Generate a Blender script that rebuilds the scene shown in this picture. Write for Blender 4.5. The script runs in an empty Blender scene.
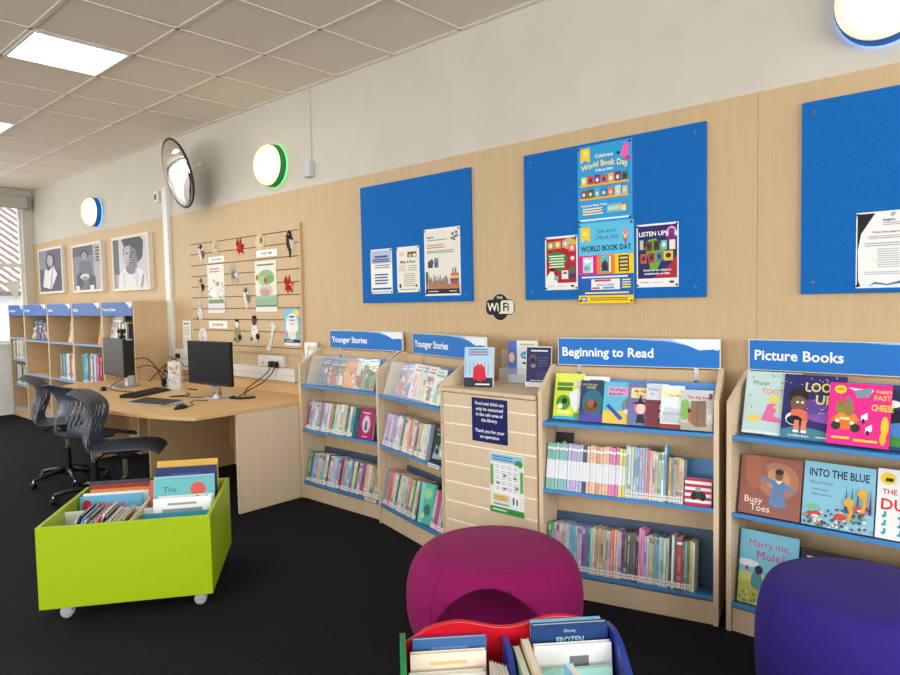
import bpy, bmesh, math, random
from mathutils import Vector, Matrix
random.seed(7)
R = math.radians
SC = bpy.context.scene
COL = SC.collection
PI = math.pi

# ---------------------------------------------------------------- colours and materials
def lin(c):
    return tuple((x / 255 / 12.92) if x / 255 <= 0.04045 else ((x / 255 + 0.055) / 1.055) ** 2.4 for x in c[:3]) + (1.0,)

MATS = {}
def nodes(name):
    m = bpy.data.materials.new(name); m.use_nodes = True
    nt = m.node_tree; b = nt.nodes['Principled BSDF']
    MATS[name] = m
    return m, nt, b

def attr_mat(name, rough=0.5, spec=0.4, coat=0.0, bump=0.0):
    m, nt, b = nodes(name)
    a = nt.nodes.new('ShaderNodeAttribute'); a.attribute_name = 'Col'
    nt.links.new(a.outputs['Color'], b.inputs['Base Color'])
    b.inputs['Roughness'].default_value = rough
    b.inputs['Specular IOR Level'].default_value = spec
    b.inputs['Coat Weight'].default_value = coat
    b.inputs['Coat Roughness'].default_value = 0.12
    if bump:
        n = nt.nodes.new('ShaderNodeTexNoise'); n.inputs['Scale'].default_value = 180
        bp = nt.nodes.new('ShaderNodeBump'); bp.inputs['Strength'].default_value = bump; bp.inputs['Distance'].default_value = 0.002
        nt.links.new(n.outputs['Fac'], bp.inputs['Height']); nt.links.new(bp.outputs['Normal'], b.inputs['Normal'])
    return m
attr_mat('attr', 0.55, 0.35)
attr_mat('gloss', 0.42, 0.22, 0.0)
attr_mat('matte', 0.9, 0.15, bump=0.25)
attr_mat('plastic', 0.42, 0.5)

def solid(name, col, rough=0.5, metal=0.0, spec=0.5):
    m, nt, b = nodes(name)
    b.inputs['Base Color'].default_value = lin(col)
    b.inputs['Roughness'].default_value = rough
    b.inputs['Metallic'].default_value = metal
    b.inputs['Specular IOR Level'].default_value = spec
    # faint procedural wear so no surface is perfectly flat
    n = nt.nodes.new('ShaderNodeTexNoise'); n.inputs['Scale'].default_value = 35; n.inputs['Detail'].default_value = 4
    r = nt.nodes.new('ShaderNodeMapRange'); r.inputs[3].default_value = max(0.02, rough - 0.05); r.inputs[4].default_value = min(1, rough + 0.08)
    nt.links.new(n.outputs['Fac'], r.inputs[0]); nt.links.new(r.outputs[0], b.inputs['Roughness'])
    return m
solid('chrome', (205, 207, 210), 0.18, 1.0)
solid('satin', (196, 198, 202), 0.38, 0.7)
solid('mirror', (245, 245, 242), 0.02, 1.0)
solid('blackplastic', (14, 14, 16), 0.42, 0.0, 0.35)
solid('whiteplastic', (226, 226, 222), 0.4)
solid('blue_metal', (64, 136, 200), 0.42)
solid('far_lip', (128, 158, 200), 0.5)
solid('shaded_blue', (60, 82, 112), 0.55)  # blue metal of the lowest book supports, shade put into the colour
solid('screen', (11, 12, 13), 0.5, 0.0, 0.15)
solid('grey_screen', (70, 67, 61), 0.5, 0.0, 0.3)  # dark screen whose reflection of the room is put into the grey
solid('chair_shell', (66, 74, 86), 0.4)
solid('lime', (163, 190, 12), 0.35)
solid('red_gloss', (196, 14, 34), 0.3)
solid('navy_gloss', (28, 52, 138), 0.3)
solid('green_gloss', (22, 122, 62), 0.3)

def wood(name, c1, c2, axis='Z', scale=1.0, rough=0.5):
    m, nt, b = nodes(name)
    tc = nt.nodes.new('ShaderNodeTexCoord'); mp = nt.nodes.new('ShaderNodeMapping')
    s = {'Z': (14, 14, 0.7), 'X': (0.7, 14, 14), 'Y': (14, 0.7, 14)}[axis]
    mp.inputs['Scale'].default_value = tuple(v * scale for v in s)
    nt.links.new(tc.outputs['Object'], mp.inputs['Vector'])
    n = nt.nodes.new('ShaderNodeTexNoise'); n.inputs['Scale'].default_value = 2.2; n.inputs['Detail'].default_value = 7; n.inputs['Roughness'].default_value = 0.62
    nt.links.new(mp.outputs[0], n.inputs['Vector'])
    mp2 = nt.nodes.new('ShaderNodeMapping'); mp2.inputs['Scale'].default_value = tuple(v * scale * 5 for v in s)
    nt.links.new(tc.outputs['Object'], mp2.inputs['Vector'])
    n2 = nt.nodes.new('ShaderNodeTexNoise'); n2.inputs['Scale'].default_value = 3; n2.inputs['Detail'].default_value = 3
    nt.links.new(mp2.outputs[0], n2.inputs['Vector'])
    mx = nt.nodes.new('ShaderNodeMath'); mx.operation = 'MULTIPLY_ADD'; mx.inputs[1].default_value = 0.45
    ml = nt.nodes.new('ShaderNodeMath'); ml.operation = 'MULTIPLY'; ml.inputs[1].default_value = 0.55
    nt.links.new(n.outputs['Fac'], ml.inputs[0]); nt.links.new(n2.outputs['Fac'], mx.inputs[0]); nt.links.new(ml.outputs[0], mx.inputs[2])
    cr = nt.nodes.new('ShaderNodeValToRGB')
    cr.color_ramp.elements[0].position = 0.32; cr.color_ramp.elements[0].color = lin(c1)
    cr.color_ramp.elements[1].position = 0.68; cr.color_ramp.elements[1].color = lin(c2)
    nt.links.new(mx.outputs[0], cr.inputs['Fac']); nt.links.new(cr.outputs['Color'], b.inputs['Base Color'])
    b.inputs['Roughness'].default_value = rough; b.inputs['Specular IOR Level'].default_value = 0.35
    return m
wood('wood_panel', (193, 165, 125), (206, 179, 139))
wood('wood_light', (209, 186, 154), (221, 199, 168))
wood('wood_case', (196, 167, 128), (209, 181, 143))
wood('wood_desk', (205, 165, 112), (222, 184, 132), axis='X')
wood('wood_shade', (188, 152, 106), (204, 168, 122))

def noise_mat(name, c1, c2, scale, rough, bump=0.0, dist=0.003, detail=3, spec=0.3):
    m, nt, b = nodes(name)
    tc = nt.nodes.new('ShaderNodeTexCoord')
    n = nt.nodes.new('ShaderNodeTexNoise'); n.inputs['Scale'].default_value = scale; n.inputs['Detail'].default_value = detail
    nt.links.new(tc.outputs['Object'], n.inputs['Vector'])
    cr = nt.nodes.new('ShaderNodeValToRGB')
    cr.color_ramp.elements[0].position = 0.35; cr.color_ramp.elements[0].color = lin(c1)
    cr.color_ramp.elements[1].position = 0.65; cr.color_ramp.elements[1].color = lin(c2)
    nt.links.new(n.outputs['Fac'], cr.inputs['Fac']); nt.links.new(cr.outputs['Color'], b.inputs['Base Color'])
    b.inputs['Roughness'].default_value = rough; b.inputs['Specular IOR Level'].default_value = spec
    if bump:
        bp = nt.nodes.new('ShaderNodeBump'); bp.inputs['Strength'].default_value = bump; bp.inputs['Distance'].default_value = dist
        nt.links.new(n.outputs['Fac'], bp.inputs['Height']); nt.links.new(bp.outputs['Normal'], b.inputs['Normal'])
    return m, nt, b
noise_mat('carpet', (15, 15, 17), (40, 40, 44), 160, 0.95, 0.5, 0.006, 2, 0.1)
noise_mat('plaster', (205, 198, 185), (209, 202, 190), 3, 0.85, 0.03)
noise_mat('ceiling_tile', (231, 221, 206), (239, 229, 214), 90, 0.9, 0.12)
noise_mat('grid_bar', (226, 217, 203), (232, 223, 209), 20, 0.5)
noise_mat('board_felt', (10, 98, 176), (16, 106, 186), 140, 0.9, 0.25, 0.002)
for nm, a, c in (('fabric_magenta', (130, 3, 82), (141, 6, 92)), ('fabric_purple', (40, 24, 112), (48, 30, 128))):
    m, nt, b = noise_mat(nm, a, c, 260, 0.85, 0.2, 0.002)
    b.inputs['Sheen Weight'].default_value = 0.04
    b.inputs['Sheen Roughness'].default_value = 0.4

def emit(name, col, strength):
    m, nt, b = nodes(name)
    b.inputs['Base Color'].default_value = lin(col)
    b.inputs['Emission Color'].default_value = lin(col)
    b.inputs['Emission Strength'].default_value = strength
    return m, nt, b
emit('light_panel', (255, 250, 240), 7.0)
emit('ring_green', (20, 120, 56), 0.2)
emit('ring_blue', (16, 92, 176), 0.22)
emit('glow_green', (60, 235, 110), 4.5)
emit('glow_blue', (40, 150, 255), 4.5)
# lamp dome: warm white with a slightly yellower edge (a diffuser is thinner looking at its rim)
m, nt, b = emit('lamp_dome', (255, 244, 205), 1.0)
lw = nt.nodes.new('ShaderNodeLayerWeight'); lw.inputs['Blend'].default_value = 0.35
cr = nt.nodes.new('ShaderNodeValToRGB')
cr.color_ramp.elements[0].color = lin((255, 249, 196)); cr.color_ramp.elements[1].color = lin((222, 170, 56)); cr.color_ramp.elements[0].position = 0.22; cr.color_ramp.elements[1].position = 0.8
nt.links.new(lw.outputs['Facing'], cr.inputs['Fac']); nt.links.new(cr.outputs['Color'], b.inputs['Emission Color'])

def glassy(name, col=(255, 255, 255), rough=0.03, alpha=0.16):
    m, nt, b = nodes(name)
    b.inputs['Base Color'].default_value = lin(col); b.inputs['Roughness'].default_value = rough
    b.inputs['Specular IOR Level'].default_value = 0.8
    b.inputs['Alpha'].default_value = alpha
    return m
glassy('acrylic', (240, 246, 250), 0.05, 0.14)
glassy('window_glass', (240, 248, 250), 0.02, 0.06)

m, nt, b = nodes('roof_tiles')
tc = nt.nodes.new('ShaderNodeTexCoord'); mp = nt.nodes.new('ShaderNodeMapping'); mp.inputs['Rotation'].default_value = (0, 0, R(-38))
wv = nt.nodes.new('ShaderNodeTexWave'); wv.inputs['Scale'].default_value = 1.7; wv.inputs['Distortion'].default_value = 1.2; wv.inputs['Detail'].default_value = 2; wv.inputs['Detail Scale'].default_value = 3
cr = nt.nodes.new('ShaderNodeValToRGB'); cr.color_ramp.elements[0].position = 0.25; cr.color_ramp.elements[0].color = lin((112, 92, 84)); cr.color_ramp.elements[1].position = 0.7; cr.color_ramp.elements[1].color = lin((196, 180, 170))
nt.links.new(tc.outputs['Object'], mp.inputs['Vector']); nt.links.new(mp.outputs[0], wv.inputs['Vector']); nt.links.new(wv.outputs['Fac'], cr.inputs['Fac']); nt.links.new(cr.outputs['Color'], b.inputs['Base Color']); b.inputs['Roughness'].default_value = 0.9
noise_mat('render_white', (236, 236, 234), (244, 244, 242), 5, 0.9)

# ---------------------------------------------------------------- mesh builder
TXT = {}
def text_geo(s, bold):
    k = (s, bold)
    if k not in TXT:
        cu = bpy.data.curves.new('t', 'FONT'); cu.body = s; cu.size = 1.0; cu.resolution_u = 2
        cu.offset = 0.022 if bold else 0.0
        ob = bpy.data.objects.new('t', cu)
        me = ob.to_mesh()
        vs = [(v.co.x, v.co.y) for v in me.vertices]; fs = [tuple(p.vertices) for p in me.polygons]
        ob.to_mesh_clear(); bpy.data.objects.remove(ob); bpy.data.curves.remove(cu)
        if not vs: vs = [(0, 0)]
        x0 = min(v[0] for v in vs); x1 = max(v[0] for v in vs)
        TXT[k] = ([(v[0] - x0, v[1]) for v in vs], fs, x1 - x0)
    return TXT[k]

class MB:
    def __init__(s, mat='attr'):
        s.v = []; s.f = []; s.c = []; s.m = []; s.mats = []; s.cur = mat
    def _add(s, f, col):
        s.f.append(tuple(f))
        nm = col if isinstance(col, str) else s.cur
        if nm not in s.mats: s.mats.append(nm)
        s.m.append(s.mats.index(nm)); s.c.append((1, 1, 1, 1) if isinstance(col, str) else lin(col))
    def poly(s, pts, col):
        b = len(s.v); s.v += [tuple(p) for p in pts]; s._add(range(b, b + len(pts)), col)
    def box(s, x0, x1, y0, y1, z0, z1, col, M=None):
        p = [(x, y, z) for x in (x0, x1) for y in (y0, y1) for z in (z0, z1)]
        if M is not None: p = [tuple(M @ Vector(q)) for q in p]
        b = len(s.v); s.v += p
        for f in ((0, 1, 3, 2), (4, 6, 7, 5), (0, 4, 5, 1), (2, 3, 7, 6), (0, 2, 6, 4), (1, 5, 7, 3)):
            s._add([b + i for i in f], col)
    def prism(s, pts, axis, a, c, col, M=None):
        def P(q, t): return {'x': (t, q[0], q[1]), 'y': (q[0], t, q[1]), 'z': (q[0], q[1], t)}[axis]
        n = len(pts); b = len(s.v)
        vs = [P(q, a) for q in pts] + [P(q, c) for q in pts]
        if M is not None: vs = [tuple(M @ Vector(q)) for q in vs]
        s.v += vs
        s._add([b + i for i in range(n)][::-1], col); s._add([b + n + i for i in range(n)], col)
        for i in range(n):
            j = (i + 1) % n; s._add((b + i, b + j, b + n + j, b + n + i), col)
    def tube(s, pts, r, col, n=6):
        pts = [Vector(p) for p in pts]; b = len(s.v); k = len(pts)
        for i, p in enumerate(pts):
            t = (pts[min(i + 1, k - 1)] - pts[max(i - 1, 0)]).normalized()
            a = Vector((0, 0, 1)) if abs(t.z) < 0.9 else Vector((1, 0, 0))
            u = t.cross(a).normalized(); w = t.cross(u)
            rr = r[i] if isinstance(r, (list, tuple)) else r
            s.v += [tuple(p + (u * math.cos(2 * PI * j / n) + w * math.sin(2 * PI * j / n)) * rr) for j in range(n)]
        for i in range(k - 1):
            for j in range(n):
                q = (j + 1) % n; s._add((b + i * n + j, b + i * n + q, b + (i + 1) * n + q, b + (i + 1) * n + j), col)
        s._add([b + j for j in range(n)][::-1], col); s._add([b + (k - 1) * n + j for j in range(n)], col)
    def lathe(s, prof, col, n=24, M=None, cols=None):
        b = len(s.v); k = len(prof)
        for (r, z) in prof:
            for j in range(n):
                a = 2 * PI * j / n; p = Vector((r * math.cos(a), r * math.sin(a), z))
                s.v.append(tuple(M @ p) if M is not None else tuple(p))
        for i in range(k - 1):
            for j in range(n):
                q = (j + 1) % n
                s._add((b + i * n + j, b + i * n + q, b + (i + 1) * n + q, b + (i + 1) * n + j), cols[i] if cols else col)
        if prof[0][0] > 1e-6: s._add([b + j for j in range(n)][::-1], cols[0] if cols else col)
        if prof[-1][0] > 1e-6: s._add([b + (k - 1) * n + j for j in range(n)], cols[-1] if cols else col)
    def build(s, name, parent=None, loc=(0, 0, 0), rot=(0, 0, 0), smooth=False, bevel=0.0, seg=2):
        me = bpy.data.meshes.new(name); me.from_pydata(s.v, [], s.f)
        for nm in s.mats: me.materials.append(MATS[nm])
        at = me.color_attributes.new('Col', 'FLOAT_COLOR', 'CORNER')
        buf = []
        for p, c in zip(me.polygons, s.c): buf.extend(c * p.loop_total)
        at.data.foreach_set('color', buf)
        me.polygons.foreach_set('material_index', s.m)
        if smooth: me.polygons.foreach_set('use_smooth', [True] * len(me.polygons))
        me.validate(); me.update()
        o = bpy.data.objects.new(name, me); COL.objects.link(o)
        o.location = loc; o.rotation_euler = rot
        if parent is not None: o.parent = parent
        if bevel:
            md = o.modifiers.new('bevel', 'BEVEL'); md.width = bevel; md.segments = seg; md.limit_method = 'ANGLE'; md.angle_limit = R(40)
        return o

class Art:
    """flat printing on a sheet: fractions of its width and height"""
    def __init__(s, mb, O, w, h, Rv=(1, 0, 0), Uv=(0, 0, 1), eps=0.0003):
        s.mb = mb; s.O = Vector(O); s.R = Vector(Rv); s.U = Vector(Uv); s.N = s.R.cross(s.U); s.w = w; s.h = h; s.k = 1; s.e = eps
    def P(s, x, y): return s.O + s.R * (x * s.w) + s.U * (y * s.h) + s.N * (s.k * s.e)
    def poly(s, pts, col): s.mb.poly([s.P(min(1.0, max(0.0, p[0])), min(1.0, max(0.0, p[1]))) for p in pts], col); s.k += 1
    def rect(s, x0, y0, x1, y1, col): s.poly([(x0, y0), (x1, y0), (x1, y1), (x0, y1)], col)
    def ell(s, cx, cy, rx, ry, col, a0=0, a1=360, n=18):
        s.poly([(cx + rx * math.cos(R(a0 + (a1 - a0) * i / n)), cy + ry * math.sin(R(a0 + (a1 - a0) * i / n))) for i in range(n + (0 if a1 - a0 == 360 else 1))], col)
    def text(s, x, y, t, size, col, align='l', maxw=None, bold=False, rot=0.0, arc=0.0):
        vs, fs, wd = text_geo(t, bold)
        k = size * s.h; W = wd * k; sx = 1.0
        if maxw and W > maxw * s.w: sx = maxw * s.w / W; W = maxw * s.w
        off = {'l': 0, 'c': -W / 2, 'r': -W}[align]
        b = len(s.mb.v); ca, sa = math.cos(rot), math.sin(rot)
        for (vx, vy) in vs:
            px = vx * k * sx + off; py = vy * k
            if arc: py -= arc * s.h * ((px / (s.w * 0.5)) ** 2)
            px, py = px * ca - py * sa, px * sa + py * ca
            s.mb.v.append(tuple(s.O + s.R * (x * s.w + px) + s.U * (y * s.h + py) + s.N * (s.k * s.e)))
        for f in fs: s.mb._add([b + i for i in f], col)
        s.k += 1
    def lines(s, x0, x1, y0, y1, n, col, duty=0.45, ragged=0.25):
        for i in range(n):
            y = y1 - (y1 - y0) * (i + 0.5) / n; hh = (y1 - y0) / n * duty / 2
            s.mb.poly([s.P(*p) for p in ((x0, y - hh), (x1 - (x1 - x0) * ragged * random.random(), y - hh), (x1 - (x1 - x0) * ragged * random.random() * 0.2, y + hh), (x0, y + hh))][:4], col)
        s.k += 1

# ---------------------------------------------------------------- tags
def tag(o, label, cat, group=None):
    o['label'] = label; o['category'] = cat
    if group: o['group'] = group
    return o
def struct(o):
    o['kind'] = 'structure'; return o
def empty(name, loc=(0, 0, 0), rz=0.0):
    o = bpy.data.objects.new(name, None); COL.objects.link(o); o.location = loc; o.rotation_euler = (0, 0, rz); o.empty_display_size = 0.1
    return o
# ================================================================ camera
cam = bpy.data.cameras.new('camera'); cam.lens = 26.8; cam.sensor_width = 36; cam.clip_end = 200
camo = bpy.data.objects.new('camera', cam); COL.objects.link(camo)
MC = ((0.74629844, -0.02224747, -0.66523957), (0.66530841, 0.05508943, 0.74453333), (-0.02008369, 0.99823354, -0.05591458))
camo.matrix_world = Matrix(((MC[0][0], MC[0][1], -MC[0][2], 0), (MC[1][0], MC[1][1], -MC[1][2], 0), (MC[2][0], MC[2][1], -MC[2][2], 1.5), (0, 0, 0, 1)))
SC.camera = camo

# ================================================================ the room
WY = 3.29; CZ = 3.19; XL = -10.98; XR = 3.6; YF = -5.0
m = MB(); m.box(XL - .2, XR + .2, YF - .2, WY + .2, -0.12, 0.0, 'carpet'); struct(m.build('floor'))
m = MB(); m.box(XL - .2, XR + .2, YF - .2, WY + .2, CZ, CZ + .12, 'ceiling_tile'); struct(m.build('ceiling'))
m = MB(); m.box(XL, XR, WY, WY + .2, 0, CZ, 'plaster'); struct(m.build('wall_back'))
# window wall at the far left: opening y -3.6..3.13, z 1.0..3.02
m = MB()
m.box(XL - .25, XL, YF, WY + .2, 0, 1.0, 'render_white'); m.box(XL - .25, XL, YF, WY + .2, 3.04, CZ, 'plaster')
m.box(XL - .25, XL, YF, -3.6, 1.0, 3.04, 'plaster'); m.box(XL - .25, XL, 3.16, WY + .2, 1.0, 3.04, 'plaster')
struct(m.build('wall_left'))
# wall behind the camera: three wide openings
m = MB()
m.box(XL, XR, YF - .2, YF, 0, 0.85, 'plaster'); m.box(XL, XR, YF - .2, YF, 2.85, CZ, 'plaster')
xs = [XL, -9.8, -7.0, -6.2, -3.0, -2.2, 1.0, XR]
for i in range(0, len(xs) - 1, 2): m.box(xs[i], xs[i + 1], YF - .2, YF, 0.85, 2.85, 'plaster')
struct(m.build('wall_front'))
m = MB()
m.box(XR, XR + .2, YF, WY, 0, .9, 'plaster'); m.box(XR, XR + .2, YF, WY, 2.85, CZ, 'plaster'); m.box(XR, XR + .2, YF, -3.9, .9, 2.85, 'plaster'); m.box(XR, XR + .2, 2.9, WY, .9, 2.85, 'plaster')
struct(m.build('wall_right'))

def window(name, M, w, h, nx, bars, drop=None):
    """frame in local x (width), z (height), y thickness"""
    root = empty(name); root['kind'] = 'structure'; root.matrix_world = M
    f = MB()
    t = .05
    f.box(0, w, -.03, .03, 0, t, 'whiteplastic'); f.box(0, w, -.03, .03, h - t, h, 'whiteplastic')
    for i in range(nx + 1):
        x = i * w / nx; f.box(max(0, x - t / 2), min(w, x + t / 2), -.03, .03, 0, h, 'whiteplastic')
    for z in bars: f.box(0, w, -.025, .025, z - .025, z + .025, 'whiteplastic')
    f.build('window_frame', root)
    g = MB(); g.box(t, w - t, -.004, .004, t, h - t, 'window_glass'); g.build('window_glass', root)
    return root
Ml = Matrix.Translation((XL - .12, -3.6, 1.0)) @ Matrix.Rotation(R(90), 4, 'Z')
wn = window('window_1', Ml, 6.76, 2.04, 6, [1.12])
k = 2
for a, bx in ((-9.8, -7.0), (-6.2, -3.0), (-2.2, 1.0)):
    window('window_%d' % k, Matrix.Translation((a, YF - .1, 0.85)), bx - a, 2.0, 3, [1.4]); k += 1
window('window_5', Matrix.Translation((XR + .1, -3.9, .9)) @ Matrix.Rotation(R(90), 4, 'Z'), 6.8, 1.95, 6, [1.4])
m = MB(); m.box(0, .12, -3.65, 3.1, 0, .025, 'whiteplastic'); struct(m.build('trim_1', loc=(XL - .06, 0, .985)))   # window sill

# ceiling grid bars
m = MB()
GX = -4.62; GY = 1.43; P = .612
x = GX - 10 * P
while x < XR:
    if x > XL + .02: m.box(x - .012, x + .012, YF, WY, CZ - .006, CZ + .002, 'grid_bar')
    x += P
y = GY - 10 * P
while y < WY:
    if y > YF: m.box(XL, XR, y - .012, y + .012, CZ - .006, CZ + .002, 'grid_bar')
    y += P
m.box(XL, XR, WY - .02, WY, CZ - .008, CZ + .002, 'grid_bar')
struct(m.build('trim_2'))

# laminate wall panelling in sheets, top at 2.42
PT = .012
k = 3
for (a, bx) in ((XL, -8.62), (-8.6185, -6.86), (-6.74, -5.52), (-5.5185, -3.36), (-3.3585, -1.012), (-1.0105, 1.4), (1.4015, XR)):
    m = MB(); m.box(a, bx, WY - PT, WY, 0, 2.42, 'wood_panel'); struct(m.build('trim_%d' % k, bevel=.0006)); k += 1
PY = WY - PT      # front face of the panelling

# suspended light panels
for lb, x1 in (('square white light panel, the one nearer the camera in the tiled ceiling', GX), ('square white light panel cut by the picture edge, farther along the ceiling', GX - 4 * P)):
    t = tag(empty('ceiling_light', (x1 - P / 2, GY + P / 2, CZ)), lb, 'light', 'ceiling light panels')
    f = MB(); a = P / 2 - .012
    f.box(-a, a, -a, -a + .018, -.012, 0.0, 'whiteplastic'); f.box(-a, a, a - .018, a, -.012, 0.0, 'whiteplastic')
    f.box(-a, -a + .018, -a + .018, a - .018, -.012, 0.0, 'whiteplastic'); f.box(a - .018, a, -a + .018, a - .018, -.012, 0.0, 'whiteplastic')
    f.build('frame', t)
    f = MB(); f.box(-a + .018, a - .018, -a + .018, a - .018, -.008, -.003, 'light_panel'); f.build('diffuser', t)

# ================================================================ outside the left window
ob = tag(empty('neighbouring_house', (-19.5, 3, 0)), 'pale house with brown tiled roof seen through the end window', 'building')
m = MB(); m.box(-4, 0, -12, 9, 0, 1.95, 'render_white'); m.build('house_wall', ob)
m = MB(); m.poly([(0, 0, 0), (21, 0, 0), (21, 4.6, 0), (0, 4.6, 0)], 'roof_tiles')
rf = m.build('roof', ob, loc=(0.35, -12, 1.9)); rf.rotation_euler = (R(50), 0, R(90))
m = MB(); m.box(.33, .45, -12, 9, 1.82, 1.93, (96, 92, 90)); m.build('gutter', ob)
m = MB('matte'); m.box(-40, 0, -25, 25, -.3, -.14, (150, 150, 146)); g = m.build('outside_ground', loc=(XL - .26, 0, 0)); struct(g)

# roller blind cassette at the head of the end window
t = tag(empty('roller_blind', (XL + .06, 0, 3.0)), 'grey roller blind cassette at the head of the end window', 'blind')
m = MB(); m.box(-.06, .06, -3.6, 3.2, -.08, .08, (186, 180, 170)); m.build('cassette', t, bevel=.01)
m = MB(); m.box(-.066, .066, 3.2, 3.235, -.09, .09, (150, 146, 140)); m.build('bracket', t, bevel=.006)

# bunting pennants in the window
for i, (y, z, lb) in enumerate(((2.98, 1.88, 'white bunting pennant hanging in the end window, nearer the corner'), (2.72, 1.82, 'white bunting pennant hanging in the end window, nearer the picture edge'))):
    m = MB('matte'); w = .21
    m.prism([(-w / 2, 0), (w / 2, 0), (.01, -.25), (-.01, -.25)], 'x', -.001, .001, (238, 232, 220))
    o = m.build('bunting_pennant', loc=(XL + .03, y, z), rot=(R(10 - 14 * i), 0, 0)); tag(o, lb, 'bunting', 'window bunting')
    s = MB(); s.box(-.002, .002, -w / 2 - .03, w / 2 + .03, -.006, .004, (225, 220, 205)); s.build('ribbon', o)

# ================================================================ things on the wall
def lamp(x, ring, lb, z=2.65):
    t = tag(empty('wall_lamp', (x, WY, z)), lb, 'lamp', 'round wall lamps')
    t.rotation_euler = (R(90), 0, 0)         # local z points out of the wall
    m = MB(); g_ = ring.replace('ring', 'glow'); m.lathe([(.172, 0), (.176, .008), (.174, .016), (.174, .05), (.170, .058), (.15, .058)], ring, 36, cols=[g_, ring, ring, ring, ring]); m.build('base_ring', t, smooth=True)
    m = MB(); pr = [(.160, .054)] + [(.168 * math.cos(R(a)), .066 + .095 * math.sin(R(a))) for a in range(0, 91, 9)]
    m.lathe(pr, 'lamp_dome', 36); m.build('glass_dome', t, smooth=True)
lamp(-8.66, 'ring_blue', 'glowing round wall lamp with blue rim above the framed photographs')
lamp(-4.87, 'ring_green', 'glowing round wall lamp with green rim beside the convex mirror')
lamp(-.525, 'ring_blue', 'large glowing wall lamp cut by the picture edge above a blue board', 2.68)

# convex mirror
t = tag(empty('convex_mirror', (-6.0, 3.0, 2.71)), 'round convex security mirror bracketed out from the wall near the ceiling', 'mirror')
nrm = Vector((-.13, -.94, -.25)).normalized(); t.rotation_euler = nrm.to_track_quat('Z', 'Y').to_euler()
m = MB(); rr = .315; RR = .85
m.lathe([(rr * i / 10, math.sqrt(RR * RR - (rr * i / 10) ** 2) - math.sqrt(RR * RR - rr * rr)) for i in range(10, -1, -1)], 'mirror', 48); m.build('mirror_dome', t, smooth=True)
m = MB(); m.lathe([(rr - .003, .003), (rr + .004, .004), (rr + .005, -.006), (rr - .01, -.02), (.0, -.03)], (30, 28, 27), 48); m.build('rim', t, smooth=True)
m = MB(); m.tube([(0, 0, -.03), (0, .02, -.10), (.02, .06, -.24)], .012, 'whiteplastic', 8); m.tube([(.06, 0, -.03), (.08, .0, -.09)], .008, 'whiteplastic'); m.build('bracket', t)

# vertical trunking, small switch, conduit drop
t = MB(); t.box(-.05, .05, -.045, 0, .97, CZ - .48, 'whiteplastic'); tag(t.build('cable_trunking', loc=(-6.80, WY, 0), bevel=.004), 'tall white cable trunking running up the wall below the mirror', 'trunking')
t = tag(empty('wall_switch', (-7.02, WY, 2.64)), 'small white pull-switch box on the wall left of the mirror', 'switch')
m = MB(); m.box(-.05, .05, -.03, 0, -.06, .06, 'whiteplastic'); m.build('plate', t, bevel=.006)
m = MB(); m.box(-.018, .018, -.038, -.03, -.03, .03, (120, 116, 108)); m.build('rocker', t)
t = tag(empty('junction_box', (-4.38, WY, 0)), 'small white junction box with thin conduit dropping from the ceiling', 'electrical box')
m = MB(); m.box(-.045, .045, -.05, 0, 2.49, 2.61, (196, 198, 200)); m.build('box_body', t, bevel=.006)
m = MB(); m.box(.0, .022, -.014, 0, 2.61, CZ, (206, 200, 186)); m.build('conduit', t)

# framed photographs (black and white prints)
def photo(x0, x1, z0, z1, lb, art):
    f_ = (PY - .05) / (WY - .02); x0, x1, z0, z1 = x0 * f_, x1 * f_, 1.5 + (z0 - 1.5) * f_, 1.5 + (z1 - 1.5) * f_
    t = tag(empty('framed_photograph', (x0, PY, z0)), lb, 'picture', 'framed photographs'); w = x1 - x0; h = z1 - z0
    m = MB(); e = .03
    for a in ((0, w, 0, e), (0, w, h - e, h), (0, e, e, h - e), (w - e, w, e, h - e)): m.box(a[0], a[1], -.05, 0, a[2], a[3], (226, 218, 204))
    m.build('frame', t)
    m = MB('attr'); m.box(e, w - e, -.04, -.004, e, h - e, (150, 148, 156)); A = Art(m, (e, -.041, e), w - 2 * e, h - 2 * e); art(A); m.build('print', t)
def ph1(A):
    A.rect(0, 0, 1, 1, (96, 96, 112)); A.rect(0, .55, .35, 1, (140, 140, 152)); A.ell(.5, .72, .22, .2, (70, 70, 84)); A.ell(.48, .74, .13, .14, (176, 174, 182))
    A.poly([(.2, .05), (.85, .0), (.9, .5), (.62, .62), (.3, .5)], (84, 84, 100)); A.poly([(.12, .12), (.5, .05), (.78, .4), (.62, .62), (.42, .5), (.24, .55)], (222, 220, 222)); A.poly([(.45, .08), (.5, .05), (.62, .6), (.58, .6)], (150, 150, 160))
def ph2(A):
    A.rect(0, 0, 1, 1, (132, 130, 142)); A.rect(.75, 0, 1, 1, (172, 170, 178)); A.rect(0, .78, .7, 1, (92, 90, 104))
    for q in range(5): A.rect(.82, .62 + .07 * q, .95, .66 + .07 * q, (76, 74, 86))
    A.ell(.42, .80, .15, .12, (64, 62, 74)); A.ell(.42, .77, .11, .1, (150, 146, 154)); A.poly([(.18, .3), (.24, .64), (.42, .68), (.62, .62), (.68, .3), (.72, 0), (.15, 0)], (106, 104, 118))
    A.poly([(.1, .0), (.12, .36), (.3, .42), (.36, .1)], (74, 72, 86)); A.poly([(.55, .05), (.55, .35), (.78, .3), (.8, .0)], (78, 76, 90)); A.ell(.42, .3, .17, .07, (212, 208, 210), n=12); A.ell(.42, .26, .12, .05, (150, 148, 156)); A.rect(.08, 0, .2, .1, (224, 222, 224)); A.rect(.6, 0, .74, .1, (224, 222, 224))
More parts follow.
